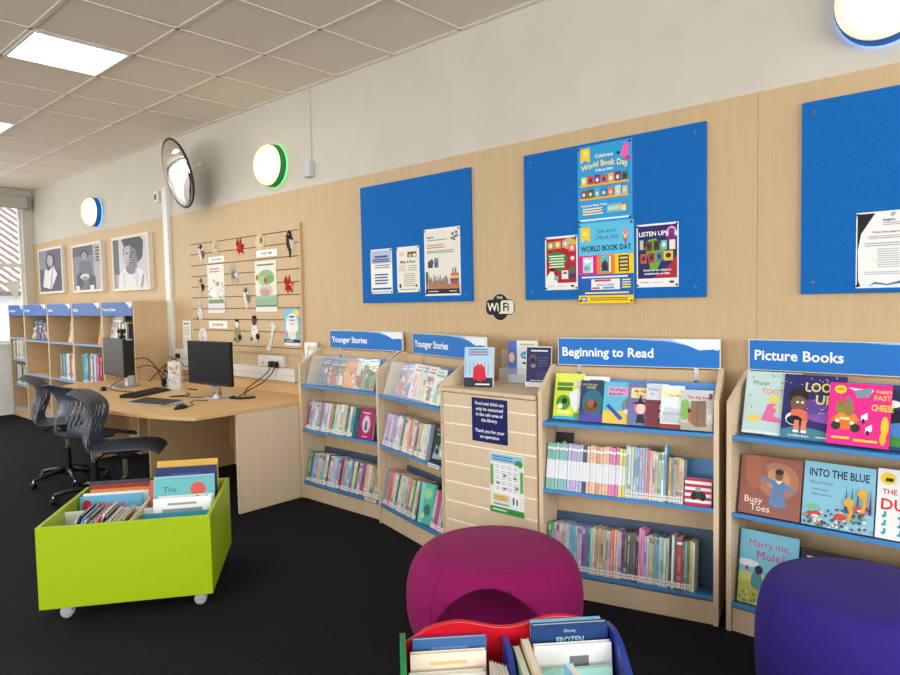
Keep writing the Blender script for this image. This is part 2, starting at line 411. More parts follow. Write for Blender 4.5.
def ph3(A):
    A.rect(0, 0, 1, 1, (198, 196, 202)); A.rect(0, .28, .16, 1, (96, 94, 108)); A.rect(0, .0, .1, .3, (150, 148, 158))
    A.poly([(.12, 0), (.16, .3), (.34, .42), (.68, .42), (.9, .28), (.95, 0)], (222, 220, 224)); A.ell(.52, .40, .17, .13, (120, 116, 126)); A.ell(.66, .2, .05, .2, (206, 204, 210), n=10); A.ell(.3, .18, .04, .18, (206, 204, 210), n=10)
    A.ell(.52, .68, .24, .28, (120, 116, 126)); A.poly([(.26, .98), (.36, .78), (.5, .84), (.66, .76), (.72, .5), (.84, .6), (.88, .9), (.8, 1), (.3, 1)], (60, 58, 70)); A.poly([(.28, .62), (.36, .84), (.5, .86), (.48, .5), (.4, .44), (.32, .5)], (176, 172, 180))
    A.ell(.41, .70, .035, .018, (50, 48, 58)); A.ell(.59, .70, .035, .018, (50, 48, 58)); A.poly([(.46, .6), (.5, .7), (.54, .6)], (92, 88, 98)); A.ell(.5, .53, .09, .03, (70, 62, 74)); A.rect(.44, .525, .56, .54, (226, 224, 228)); A.poly([(.76, .0), (.84, .26), (.88, .24), (.82, 0)], (160, 156, 166))
photo(-10.78, -9.84, 1.70, 2.33, 'framed black and white photograph of a child holding an open book', ph1)
photo(-9.49, -8.54, 1.69, 2.30, 'framed black and white photograph of a child sitting by a fence', ph2)
photo(-8.22, -7.26, 1.68, 2.30, 'framed black and white photograph of a smiling curly-haired child in white', ph3)

# blue felt boards
def board(x0, x1, z0, z1, lb):
    f_ = (PY - .02) / WY; x0, x1, z0, z1 = x0 * f_, x1 * f_, 1.5 + (z0 - 1.5) * f_, 1.5 + (z1 - 1.5) * f_
    t = tag(empty('notice_board', (x0, PY, z0)), lb, 'notice board', 'blue notice boards'); w = x1 - x0; h = z1 - z0
    m = MB(); m.box(0, w, -.02, 0, 0, h, 'board_felt'); m.build('felt_panel', t, bevel=.003)
    for (a, c) in ((.05, .05), (w - .05, .05), (.05, h - .05), (w - .05, h - .05)):
        m = MB(); m.lathe([(.008, 0), (.008, .002), (.004, .0035), (0, .0035)], (104, 110, 120), 12); m.build('screw', t, loc=(a, -.02, c), rot=(R(90), 0, 0))
board(-3.80, -2.745, 1.49, 2.335, 'blue felt board with three white notices pinned along its bottom')
board(-2.33, -1.255, 1.49, 2.34, 'blue felt board with a tall column of book posters at its middle')
board(-.83, .32, 1.495, 2.335, 'blue felt board cut by the picture edge, one white notice on it')
BY = PY - .0205
def sheet(name, x0, x1, z0, z1, y, lb, cat, art, base=(240, 240, 236), pins=True, tilt=0.0, group=None, eps=.0001, par=None):
    if y > 3.0: f_ = y / WY; x0, x1, z0, z1 = x0 * f_, x1 * f_, 1.5 + (z0 - 1.5) * f_, 1.5 + (z1 - 1.5) * f_
    m = MB('gloss'); w = x1 - x0; h = z1 - z0
    m.box(0, w, -.0012, 0, 0, h, base); A = Art(m, (0, -.0012, 0), w, h, eps=eps); art(A)
    o = m.build(name, loc=(x0, y, z0), rot=(0, tilt, 0)); tag(o, lb, cat, group)
    if pins:
        for (a, c) in ((.03, .97), (.97, .97), (.03, .03), (.97, .03)):
            p = MB(); p.lathe([(.0055, 0), (.0055, .004), (0, .006)], (24, 24, 28), 8); p.build('drawing_pin', o, loc=(a * w, -.0045, c * h), rot=(R(90), 0, 0))
    return o
GR = (150, 150, 155)
def n1(A):
    A.rect(.03, .68, .97, .97, (176, 190, 222))
    for i, tx in enumerate(('xx', )): pass
    A.lines(.2, .8, .80, .86, 1, (50, 66, 130), .7, 0); A.lines(.1, .9, .70, .79, 2, (50, 66, 130), .6, .1); A.lines(.2, .9, .56, .66, 2, (110, 116, 140), .45, .1); A.lines(.18, .82, .2, .46, 4, (70, 84, 140), .5, .2); A.rect(.05, .09, .95, .13, (40, 74, 140)); A.lines(.06, .94, .02, .06, 1, GR)
def n2(A):
    A.rect(.03, .03, .97, .97, (236, 232, 220)); A.rect(.48, .76, .88, .88, (70, 74, 60)); A.ell(.6, .8, .08, .04, (214, 176, 60)); A.rect(.72, .77, .86, .84, (230, 226, 210)); A.rect(.12, .8, .34, .88, (226, 206, 190))
    A.text(.5, .64, 'Make & Share', .085, (70, 66, 80), 'c', .86, True); A.lines(.1, .42, .46, .6, 3, (214, 160, 130)); A.lines(.5, .9, .46, .6, 3, (176, 176, 160)); A.lines(.3, .85, .12, .42, 7, (176, 176, 150)); A.ell(.14, .14, .05, .05, (70, 84, 60)); A.ell(.86, .14, .04, .03, (60, 66, 60)); A.lines(.1, .9, .04, .08, 1, GR)
def n3(A):
    A.rect(.03, .1, .97, .97, (233, 228, 216)); A.text(.08, .86, 'Inspire', .05, (40, 42, 46), 'l', None, True); A.lines(.08, .7, .815, .845, 1, (120, 160, 130)); 
    for (a, c) in ((.8, .9), (.86, .86), (.9, .92), (.84, .82), (.78, .84), (.92, .87)): A.ell(a, c, .04, .022, (112, 134, 120))
    A.lines(.08, .62, .70, .77, 2, (206, 120, 104)); A.lines(.08, .85, .63, .68, 2, (110, 134, 120)); A.rect(.1, .42, .24, .52, (60, 64, 70)); A.ell(.2, .5, .06, .05, (84, 88, 96)); A.rect(.28, .42, .4, .56, (120, 130, 160)); A.rect(.31, .43, .35, .5, (50, 56, 80))
    A.rect(.03, .1, .97, .17, (178, 124, 78)); A.rect(.03, .17, .1, .36, (84, 96, 84))
    for i in range(16): A.rect(.12 + .035 * i, .17, .14 + .035 * i, .22 + .1 * random.random(), random.choice([(60, 70, 84), (90, 110, 130), (40, 44, 50), (190, 90, 70)]))
    A.rect(.74, .29, .95, .33, (206, 110, 70)); A.rect(.74, .25, .95, .29, (232, 190, 80)); A.rect(.72, .21, .95, .25, (60, 90, 150)); A.rect(.74, .17, .95, .21, (196, 60, 60)); A.rect(.79, .33, .81, .4, (40, 40, 44)); A.rect(.86, .33, .88, .41, (40, 40, 44))
    A.rect(.03, .03, .97, .1, (28, 28, 30)); A.lines(.1, .4, .05, .08, 1, (220, 220, 220)); A.lines(.7, .92, .05, .08, 1, (220, 220, 220))
sheet('notice', -3.70, -3.475, 1.555, 1.875, BY, 'white notice with pale blue header, first of three on its board', 'notice', n1)
sheet('notice', -3.425, -3.205, 1.56, 1.875, BY, 'cream notice with small dark picture at the top, beside the inspire poster', 'notice', n2)
sheet('poster', -3.155, -2.835, 1.53, 1.975, BY, 'tall cream poster with black footer and bookshop picture on blue board', 'poster', n3)

def minibooks(A, x0, x1, y, h, n, cols):
    w = (x1 - x0) / n
    for i in range(n):
        c = cols[i % len(cols)]; A.rect(x0 + w * i + w * .12, y, x0 + w * (i + 1) - w * .08, y + h * (.85 + .15 * ((i * 7) % 3) / 2), c)
        A.ell(x0 + w * (i + .5), y + h * .4, w * .22, h * .22, random.choice([(244, 226, 120), (240, 240, 240), (60, 50, 70)]), n=8)
def wbd1(A):
    A.rect(0, 0, 1, 1, (44, 158, 216)); A.poly([(.06, .97), (.24, .97), (.24, .78), (.15, .82), (.06, .78)], (248, 206, 40)); A.ell(.15, .9, .05, .035, (252, 226, 110), n=12)
    A.text(.5, .83, 'Celebrate', .065, (240, 232, 190), 'c', .4, True, arc=.015); A.text(.5, .72, 'World Book Day', .105, (250, 228, 120), 'c', .86, True, arc=.06); A.text(.5, .655, '2 March 2023', .045, (250, 250, 250), 'c', .34, True)
    A.poly([(.8, .8), (.86, .97), (.95, .95), (.94, .82), (.88, .78)], (240, 96, 170)); A.ell(.93, .77, .05, .03, (220, 30, 120), n=10); A.ell(.76, .85, .03, .02, (40, 36, 60), n=10)
    cs = [(238, 220, 60), (224, 60, 60), (120, 60, 130), (226, 90, 60), (240, 170, 90), (150, 40, 50), (80, 90, 60), (90, 170, 200), (60, 120, 190), (226, 120, 80), (190, 220, 230), (200, 190, 180)]
    minibooks(A, .06, .94, .5, .12, 7, cs); A.rect(.05, .475, .95, .5, (240, 180, 40)); minibooks(A, .06, .94, .325, .12, 7, cs[5:] + cs[:5]); A.rect(.05, .3, .95, .325, (240, 180, 40))
    A.text(.08, .215, 'Swap your Book Token', .042, (250, 250, 250), 'l', .48, True); A.lines(.1, .5, .1, .2, 3, (250, 236, 170), .5, .2); A.rect(.56, .11, .9, .22, (120, 190, 226)); A.rect(.82, .12, .9, .22, (250, 230, 120)); A.rect(.82, .195, .9, .22, (220, 50, 60)); A.rect(.58, .14, .8, .19, (200, 220, 160))
    A.lines(.05, .95, .02, .06, 1, (236, 244, 250), .5, 0)
def wbd2(A):
    A.rect(0, .6, 1, 1, (90, 194, 232)); A.poly([(.05, .95), (.22, .95), (.22, .76), (.135, .8), (.05, .76)], (248, 206, 40)); A.ell(.135, .87, .05, .035, (252, 226, 110), n=12)
    A.text(.52, .87, 'Join us on', .07, (40, 60, 120), 'c', .34); A.text(.52, .79, '2 March 2023', .07, (40, 60, 120), 'c', .42); A.text(.5, .65, 'WORLD BOOK DAY', .095, (10, 12, 20), 'c', .92, True)
    for i, c in enumerate(((240, 120, 170), (250, 200, 60), (150, 90, 190))): A.poly([(.8, .92 - .05 * i), (.86, .87 - .05 * i), (.92, .92 - .05 * i), (.86, .8 - .05 * i)], c)
    A.rect(0, .36, .34, .6, (226, 20, 130)); A.rect(.34, .36, .67, .6, (240, 126, 30)); A.rect(.67, .36, 1, .6, (248, 206, 20))
    A.rect(.08, .385, .27, .58, (176, 214, 226)); A.rect(.24, .385, .27, .58, (240, 246, 246)); A.ell(.16, .53, .07, .03, (240, 250, 250), n=10); A.ell(.15, .44, .06, .03, (120, 170, 200), n=10)
    A.rect(.41, .385, .6, .58, (80, 190, 200)); A.rect(.57, .385, .6, .58, (240, 236, 226)); A.ell(.49, .47, .07, .055, (110, 70, 60), n=10); A.poly([(.43, .4), (.49, .55), (.56, .4)], (60, 44, 40))
    A.rect(.74, .385, .92, .58, (60, 48, 30)); 
    for q in range(4): A.rect(.76, .4 + .045 * q, .9, .425 + .045 * q, (226, 190, 60) if q % 2 == 0 else (210, 190, 160))
    A.rect(0, .1, 1, .36, (30, 92, 180)); A.lines(.06, .9, .31, .345, 1, (240, 244, 250), .55, 0); A.rect(.24, .17, .76, .3, (240, 240, 240)); A.text(.5, .215, 'BOOK TOKEN', .036, (30, 60, 150), 'c', .42, True); A.rect(.3, .27, .6, .295, (220, 60, 70)); A.rect(.45, .18, .66, .205, (60, 180, 210)); A.rect(.26, .18, .4, .2, (200, 60, 50))
    A.lines(.8, .96, .18, .3, 4, (240, 230, 140), .5, .1); A.lines(.12, .92, .115, .145, 1, (240, 230, 140), .6, 0); A.rect(0, 0, 1, .1, (248, 206, 20)); A.lines(.22, .92, .03, .08, 2, (60, 60, 60), .4, .1); A.rect(.04, .025, .16, .08, (40, 90, 170)); A.rect(.06, .04, .14, .065, (220, 230, 240))
sheet('poster', -1.965, -1.64, 1.905, 2.325, BY, 'bright blue event poster with rows of tiny books, upper of two', 'poster', wbd1)
sheet('poster', -1.962, -1.632, 1.465, 1.905, BY, 'blue and yellow event poster with pink and orange squares, lower of two', 'poster', wbd2)
def rg(A):
    A.rect(.04, .13, .96, .96, (172, 22, 40)); A.ell(.75, .85, .22, .1, (214, 190, 60)); A.poly([(.04, .66), (.3, .72), (.62, .66), (.7, .56), (.6, .45), (.45, .32), (.3, .45), (.04, .6)], (50, 130, 60))
    for i in range(5): A.lines(.12 + .03 * (i % 2), .62 - .03 * (i % 2), .41 + .05 * (4 - i), .455 + .05 * (4 - i), 1, (226, 240, 210), .55, .05)
    for (a, c, q) in ((.08, .76, (150, 170, 90)), (.3, .77, (236, 150, 80)), (.54, .78, (190, 170, 180)), (.74, .7, (230, 100, 110))): A.rect(a, c, a + .2, c + .14, q); A.ell(a + .1, c + .07, .06, .045, (246, 220, 170), n=9)
    A.rect(.76, .5, .94, .63, (206, 40, 60)); A.ell(.85, .58, .06, .035, (240, 240, 240), n=8); A.rect(.76, .3, .94, .44, (90, 100, 60)); A.rect(.76, .22, .94, .3, (40, 50, 110)); A.rect(.52, .2, .72, .36, (232, 232, 232)); A.ell(.62, .31, .07, .02, (90, 90, 100), n=8)
    A.poly([(.04, .13), (.06, .26), (.16, .34), (.26, .34), (.34, .22), (.4, .13)], (240, 240, 240)); A.ell(.22, .35, .06, .045, (240, 236, 230), n=12); A.ell(.23, .375, .07, .03, (30, 28, 34), n=10); A.rect(.28, .18, .42, .26, (120, 190, 180)); A.lines(.1, .3, .06, .08, 1, GR); A.lines(.4, .68, .06, .08, 1, GR); A.rect(.8, .05, .9, .085, (40, 40, 44))
sheet('poster', -2.185, -1.97, 1.545, 1.85, BY, 'red poster with green speech shape and small book covers', 'poster', rg)
def lu(A):
    A.rect(.03, .14, .97, .97, (38, 34, 98)); A.ell(.83, .84, .135, .12, (120, 34, 116)); A.poly([(.4, .14), (.97, .14), (.97, .5), (.8, .34), (.55, .2)], (178, 28, 60)); A.poly([(.2, .62), (.28, .75), (.46, .77), (.58, .68), (.66, .58), (.9, .5), (.6, .42), (.5, .28), (.34, .26), (.3, .44)], (110, 172, 50))
    A.text(.06, .81, 'LISTEN UP!', .1, (250, 250, 250), 'l', .66, True)
    A.ell(.84, .85, .11, .085, (236, 200, 226), 0, 180); A.ell(.84, .85, .085, .065, (150, 40, 130), 0, 180); A.ell(.74, .83, .035, .045, (236, 200, 226)); A.ell(.94, .83, .035, .045, (236, 200, 226))
    for (a, c, q, w2) in ((.08, .6, (190, 190, 196), .09), (.23, .57, (120, 60, 50), .15), (.42, .58, (70, 56, 40), .14), (.59, .58, (110, 180, 200), .15), (.79, .58, (226, 226, 226), .14), (.1, .38, (200, 90, 40), .15), (.29, .39, (170, 50, 70), .15), (.49, .4, (80, 120, 170), .13), (.66, .41, (236, 196, 60), .22)):
        A.rect(a, c, a + w2, c + .15, q); A.ell(a + w2 / 2, c + .08, w2 * .3, .04, random.choice([(250, 230, 190), (60, 40, 30), (240, 200, 80)]), n=9)
    A.text(.5, .255, "Check out our children's", .046, (250, 250, 250), 'c', .7, True); A.text(.5, .2, 'eAudiobooks on Libby', .046, (250, 250, 250), 'c', .66, True); A.lines(.1, .32, .065, .09, 1, GR); A.lines(.38, .68, .065, .09, 1, (170, 190, 210)); A.rect(.8, .06, .9, .095, (40, 40, 44))
sheet('poster', -1.615, -1.39, 1.545, 1.87, BY, 'dark blue poster headed LISTEN UP! with a headphone drawing', 'poster', lu)
def ins(A):
    A.poly([(.02, .02), (.09, .02), (.05, .5), (.12, .75), (.3, .98), (.02, .98)], (14, 14, 16)); A.poly([(.04, .1), (.03, .5), (.08, .72), (.3, .98), (.4, .98), (.14, .72), (.08, .5), (.1, .2), (.16, .02), (.08, .02)], (240, 240, 240))
    A.poly([(.2, .02), (.3, .08), (.5, .05), (.75, .1), (.98, .3), (.98, .02)], (70, 120, 180)); A.poly([(.2, .02), (.3, .05), (.5, .03), (.75, .06), (.98, .18), (.98, .02)], (240, 240, 240))
    for q in range(4): A.ell(.56 + .02 * (q % 2), .94 + .01 * q, .03, .015, (176, 180, 190), n=8)
    A.text(.42, .87, 'inspire', .05, (40, 50, 90), 'l', .3, True); A.lines(.42, .78, .81, .86, 2, (160, 160, 175)); A.text(.26, .72, "What's been going on", .034, (150, 50, 90), 'l', .66, True); A.lines(.2, .9, .64, .69, 2, (160, 160, 170)); A.lines(.14, .9, .54, .6, 2, (170, 170, 180)); A.lines(.34, .72, .26, .52, 9, (176, 176, 186), .35); A.lines(.14, .8, .17, .22, 2, (180, 180, 190))
sheet('notice', -.615, -.385, 1.515, 1.832, BY, 'white notice with black curved edge on the last blue board', 'notice', ins)

# wifi sticker
m = MB('attr'); A = Art(m, (-.115, 0, -.085), .23, .17, eps=.0005)
def cloud(A, g, c):
    A.ell(.5, .5, .30 + g, .48 + g, c, n=30); A.poly([(.02 - g + q[0] * (.96 + 2 * g), .22 - g + q[1] * (.56 + 2 * g)) for q in ((.0, .3), (.03, .12), (.1, .0), (.9, .0), (.97, .12), (1, .3), (1, .7), (.97, .88), (.9, 1), (.1, 1), (.03, .88), (0, .7))], c)
cloud(A, .014, (226, 216, 196)); cloud(A, 0, (12, 12, 14))
A.poly([(.45, .26), (.9, .26), (.95, .33), (.95, .67), (.9, .74), (.58, .74), (.52, .68), (.52, .36)], (232, 224, 206))
A.text(.5, .8, 'FREE', .13, (220, 214, 204), 'c', .3, True); A.text(.07, .36, 'Wi', .42, (240, 232, 214), 'l', .40, True); A.text(.61, .36, 'Fi', .42, (14, 14, 16), 'l', .29, True)
tag(m.build('wifi_sticker', loc=(-2.51, PY - .0005, 1.45)), 'black cloud-shaped free wifi sticker on the panelling between boards', 'sticker')

# ---------------------------------------------------------------- slatted display board and what hangs on it
t = empty('slatwall_board', (-6.345, PY, 1.075)); tag(t, 'pale wood slatted display board with paper cut-outs above the desk', 'display board')
m = MB(); W = 1.822; H = 1.062; zs = [.05, .183, .287, .387, .496, .60, .704, .808, .917, 1.017]
e = [0] + zs + [H]
for i in range(len(e) - 1): m.box(0, W, -.02, 0, e[i] + (.004 if i else 0), e[i + 1] - (.004 if i < len(e) - 2 else 0), 'wood_panel')
m.box(0.004, W - .004, -.010, -.001, 0.01, H - .01, (92, 68, 44)); m.build('slat_panel', t)
m = MB(); m.box(W, W + .015, -.024, 0, 0, H + .01, 'wood_panel'); m.build('edge_strip', t)
SY = PY - .022
def sp1(A):
    A.rect(.0, .0, 1, 1, (233, 230, 222)); A.lines(.12, .75, .83, .94, 2, (216, 120, 120), .55, .1)
    for i in range(26):
        a, c = random.random() * .9 + .05, random.random() * .45 + .25; A.ell(a, c, .06, .03, random.choice([(210, 214, 196), (176, 190, 160), (224, 190, 186), (240, 238, 232), (150, 166, 136)]), n=8)
    A.ell(.42, .42, .2, .1, (244, 242, 238)); A.ell(.62, .6, .07, .04, (206, 110, 106)); A.rect(.05, .2, .95, .28, (120, 140, 96)); A.rect(0, .12, 1, .2, (214, 224, 228)); A.rect(.0, .07, 1, .1, (200, 150, 176)); A.rect(0, 0, 1, .06, (232, 230, 226))
def sp2(A):
    A.rect(0, 0, 1, 1, (226, 226, 212)); A.lines(.1, .9, .9, .95, 1, (90, 104, 96), .6, .05); A.rect(0, .1, 1, .32, (150, 186, 150)); A.ell(.52, .68, .38, .15, (140, 178, 104), n=22); A.ell(.35, .62, .2, .09, (166, 196, 120)); A.ell(.7, .64, .2, .08, (120, 160, 90)); A.rect(.46, .4, .56, .62, (150, 116, 84)); A.ell(.5, .42, .32, .12, (206, 190, 170)); A.ell(.46, .38, .24, .08, (196, 150, 140)); A.ell(.1, .68, .06, .06, (206, 90, 70)); A.ell(.5, .62, .08, .05, (130, 80, 70)); A.poly([(.0, .3), (.3, .24), (.7, .26), (1, .34), (1, .12), (0, .12)], (140, 176, 140)); A.rect(0, .1, 1, .13, (80, 110, 100)); A.rect(0, 0, 1, .09, (228, 226, 222))
def sp3(A):
    A.rect(0, .12, 1, 1, (124, 188, 208)); A.ell(.78, .88, .22, .08, (226, 210, 90)); A.ell(.5, .52, .38, .36, (232, 236, 230)); A.text(.5, .66, 'SUMMER', .08, (206, 90, 110), 'c', .5, True); A.text(.5, .56, 'FUN', .08, (206, 90, 110), 'c', .4, True); A.ell(.5, .78, .2, .03, (70, 110, 150)); A.ell(.15, .32, .1, .07, (214, 120, 150)); A.ell(.82, .3, .1, .1, (150, 190, 110)); A.ell(.5, .3, .22, .1, (220, 226, 200)); A.rect(0, .08, 1, .17, (34, 40, 64)); A.lines(.1, .6, .1, .15, 1, (220, 220, 230)); A.rect(0, 0, 1, .08, (232, 230, 226))
def sp4(A):
    A.lines(.1, .8, .86, .93, 1, (190, 110, 100), .7, .1); A.lines(.1, .9, .5, .8, 5, (190, 186, 180), .4); A.lines(.1, .9, .1, .4, 6, (196, 192, 186), .4)
sheet('poster', -6.06, -5.755, 1.42, 1.88, SY, 'flowery white poster with red heading on the slatted board', 'poster', sp1, pins=False, eps=.0002)
sheet('poster', -5.23, -4.905, 1.43, 1.87, SY, 'green poster with a large round tree on the slatted board', 'poster', sp2, pins=False, eps=.0002)
sheet('poster', -4.815, -4.59, 1.145, 1.455, SY, 'turquoise poster with white bubble at lower corner of slatted board', 'poster', sp3, pins=False, eps=.0002)
sheet('notice', -6.60, -6.43, 1.05, 1.345, PY - .003, 'tall narrow white notice on the wall beside the trunking', 'notice', sp4, pins=False, eps=.0002)
def lbl(t): return lambda A: A.text(.5, .3, t, .5, (74, 78, 110), 'c', .8, True)
sheet('label_strip', -6.03, -5.74, 1.90, 1.955, SY, 'white word strip above the flowery poster', 'label', lbl('PETS CORNER'), pins=False, eps=.0002)
sheet('label_strip', -5.20, -4.885, 1.905, 1.965, SY, 'white word strip above the round tree poster', 'label', lbl('STORY TIME'), pins=False, eps=.0002)
sheet('label_strip', -6.07, -5.73, 1.275, 1.345, SY, 'white word strip below the flowery poster', 'label', lbl('#TOGETHER'), pins=False, eps=.0002)

def bird(name, x, z, s, kind, lb, c1, c2, c3):
    """paper cut-out figure: body, head, limbs, each a flat piece of card"""
    s *= 1.2; m = MB('matte'); A = Art(m, (-s / 2, 0, -s / 2), s, s, eps=.0008)
    if kind == 'perch':
        A.poly([(.35, .9), (.5, 1), (.62, .92), (.66, .78), (.74, .6), (.7, .4), (.6, .26), (.56, 0), (.48, .0), (.44, .24), (.32, .42), (.3, .66)], c1)
        A.ell(.5, .82, .14, .13, c2); A.poly([(.48, .66), (.76, .62), (.84, .44), (.72, .24), (.58, .34)], c3); A.poly([(.36, .84), (.22, .79), (.37, .77)], (90, 70, 40)); A.ell(.46, .85, .025, .025, (235, 235, 230), n=8)
    elif kind == 'fly':
        A.poly([(.1, .62), (.3, .95), (.44, .68), (.6, 1), (.66, .62), (.95, .55), (.7, .42), (.84, .1), (.5, .26), (.42, .05), (.3, .3), (.15, .2), (.26, .48)], c1); A.ell(.46, .5, .16, .18, c2); A.poly([(.5, .5), (.9, .34), (.72, .6)], c3)
    elif kind == 'ghost':
        A.ell(.5, .55, .42, .4, c1); A.ell(.44, .55, .2, .24, c2); A.ell(.64, .62, .1, .16, c3); A.ell(.48, .58, .09, .14, c1)
    elif kind == 'person':
        A.poly([(.36, .66), (.64, .66), (.76, .34), (.66, .3), (.64, .0), (.52, .0), (.5, .26), (.46, 0), (.34, 0), (.34, .3), (.24, .36)], c1); A.ell(.5, .8, .15, .17, c3); A.poly([(.34, .82), (.4, 1), (.62, 1), (.68, .8), (.6, .88), (.42, .9)], c2); A.ell(.7, .24, .12, .12, c2); A.ell(.3, .14, .1, .08, (90, 120, 84))
    elif kind == 'bone':
        A.poly([(.3, .1), (.45, .1), (.72, .9), (.58, .92)], c1); A.ell(.3, .1, .16, .1, c2); A.ell(.62, .93, .14, .08, c2); A.ell(.74, .86, .1, .1, c2)
    o = m.build('paper_cutout', loc=(x * SY / WY, SY - .001, 1.5 + (z - 1.5) * SY / WY)); tag(o, lb, 'decoration', 'paper cut-outs on the slatted board')
    p = MB(); p.lathe([(.004, 0), (.004, .003), (0, .0045)], (60, 50, 40), 6); p.build('tack', o, loc=(0, -.006, .0), rot=(R(90), 0, 0))
K = (44, 34, 36); WH = (226, 222, 218); RD = (176, 36, 36); GN = (176, 172, 158)
bird('b', -6.17, 2.0, .17, 'perch', 'black-headed paper bird at the upper corner of the slatted board', WH, K, (120, 90, 90))
bird('b', -5.90, 2.035, .14, 'ghost', 'pale outlined paper shape between black-headed bird and top red bird', (214, 190, 150), (222, 204, 172), GN)
bird('b', -5.46, 2.02, .15, 'fly', 'red paper bird on the top row of the slatted board', RD, (190, 60, 54), (150, 30, 34))
bird('b', -5.14, 2.03, .15, 'ghost', 'pale outlined paper shape with dark mark above the tree poster label', (214, 192, 154), (222, 206, 176), (120, 116, 104))
bird('b', -4.70, 1.99, .19, 'perch', 'large black paper bird at the top corner by the edge strip', (60, 48, 46), K, (196, 190, 186))
bird('b', -5.58, 1.77, .18, 'fly', 'grey and white paper bird between the two tall posters, upper', GN, (120, 130, 124), WH)
bird('b', -6.19, 1.68, .15, 'perch', 'slim pinkish paper bird beside the flowery poster', (206, 176, 170), (130, 70, 70), K)
bird('b', -5.39, 1.56, .17, 'perch', 'grey and white paper bird between the two tall posters, lower', WH, (96, 90, 100), (130, 120, 130))
bird('b', -4.73, 1.655, .15, 'fly', 'red paper bird to the side of the round tree poster', RD, (170, 40, 40), (214, 140, 130))
bird('b', -6.23, 1.44, .17, 'person', 'white paper figure beside the foot of the flowery poster', WH, (210, 206, 206), (200, 180, 190))
bird('b', -6.19, 1.185, .17, 'ghost', 'white curled paper shape at the bottom corner over the dark monitor', WH, (206, 196, 180), (236, 232, 226))
bird('b', -5.56, 1.255, .18, 'person', 'slim paper figure with black hair on the bottom row', (150, 146, 110), K, WH)
bird('b', -5.27, 1.275, .20, 'person', 'paper figure with dark head and white top on the bottom row', WH, K, (110, 66, 60))
bird('b', -5.01, 1.21, .20, 'bone', 'white ribbon-like paper shape next to the turquoise poster', (226, 220, 208), WH, WH)
# ================================================================ books
PAL = {'pale turquoise': (112, 190, 184), 'pale mint': (168, 212, 196), 'mint': (120, 192, 168), 'teal': (44, 140, 150), 'lavender': (178, 172, 214), 'lilac': (198, 176, 214), 'navy': (36, 44, 88), 'orange': (226, 138, 84), 'pink': (224, 118, 172),
       'pale pink': (232, 190, 200), 'yellow': (226, 206, 106), 'pale blue': (166, 196, 220), 'sky blue': (84, 164, 208), 'blue': (48, 104, 176), 'grey': (160, 160, 168), 'pale grey': (204, 204, 208), 'white': (230, 230, 228),
       'black': (34, 34, 40), 'charcoal': (74, 76, 86), 'purple': (118, 76, 166), 'red': (196, 52, 58), 'crimson': (164, 30, 54), 'green': (76, 148, 92), 'pale green': (176, 206, 156), 'olive': (130, 132, 84), 'cream': (228, 216, 186),
       'tan': (196, 168, 136), 'brown': (124, 88, 64), 'peach': (232, 184, 156), 'magenta': (176, 30, 104), 'turquoise': (64, 180, 186), 'coral': (222, 110, 98)}
ORD = ['', 'first', 'second', 'third', 'fourth', 'fifth', 'sixth', 'seventh', 'eighth', 'ninth', 'tenth']
def nth(n):
    if n <= 10: return ORD[n]
    return str(n) + ('th' if 10 < n % 100 < 14 else {1: 'st', 2: 'nd', 3: 'rd'}.get(n % 10, 'th'))

def spine_mesh(t, h, d, col, top=None, mid=None, label=True, seed=0):
    """book seen spine-out: spine faces -y"""
    rd = random.Random(seed)
    m = MB('gloss')
    m.box(0, t, 0, .0025, 0, h, col); m.box(0, .0015, 0, d, 0, h, col); m.box(t - .0015, t, 0, d, 0, h, col)     # spine and boards
    m.box(.0015, t - .0015, .0025, d - .003, .002, h - .003, (232, 228, 218))                                  # pages
    y = -.0004
    def band(z0, z1, c, x0=0.0, x1=1.0, k=0): m.poly([(x0 * t, y - k * .0003, z0), (x1 * t, y - k * .0003, z0), (x1 * t, y - k * .0003, z1), (x0 * t, y - k * .0003, z1)], c)
    if mid: band(h * .24, h * .64, mid)
    if top: band(h * .86, h * .91, top, k=1)
    if not mid:
        q = rd.choice([(245, 242, 235), (60, 60, 80), (245, 242, 235), (200, 120, 110), (110, 130, 160)]); f_ = rd.uniform(.2, .5)
        c2 = tuple(a_ * (1 - f_) + b_ * f_ for a_, b_ in zip(col, q))
        a = rd.uniform(.25, .45); band(h * a, h * (a + rd.uniform(.25, .45)), c2, .25, .75)
        if rd.random() < .5: band(h * .84, h * .95, tuple(a_ * .55 + b_ * .45 for a_, b_ in zip(col, rd.choice([(240, 236, 220), (60, 60, 80), (220, 110, 100), (240, 210, 110)]))), .0, 1)
        if rd.random() < .5: band(h * .18, h * .26, tuple(a_ * .5 + b_ * .5 for a_, b_ in zip(col, rd.choice([(240, 236, 220), (70, 80, 110), (90, 150, 150), (210, 140, 150)]))), .0, 1)
    if label:
        band(.008, .032, (232, 231, 228), .08, .92, 2)
        band(.018, .023, (140, 140, 146), .25, .75, 3)
    return m

def face_book(name, lb, M, w, h, t, col, art=None, spine=None, group=None, cat='book', page=(236, 232, 222), tilt=0.0):
    """book seen cover-out: cover faces -y, origin at its lower left front corner; pages are a part"""
    m = MB('gloss'); sp = spine or col
    m.box(0, w, 0, .0025, 0, h, col); m.box(0, w, t - .0025, t, 0, h, sp); m.box(0, .0025, .0025, t - .0025, 0, h, sp)
    if art: A = Art(m, (0, 0, 0), w, h, eps=.00006); art(A)
    o = m.build(name); o.matrix_world = M @ Matrix.Rotation(-tilt, 4, 'X'); tag(o, lb, cat, group)
    p = MB(); p.box(.0025, w - .004, .0025, t - .0025, .003, h - .003, page); p.build('pages', o)
    return o

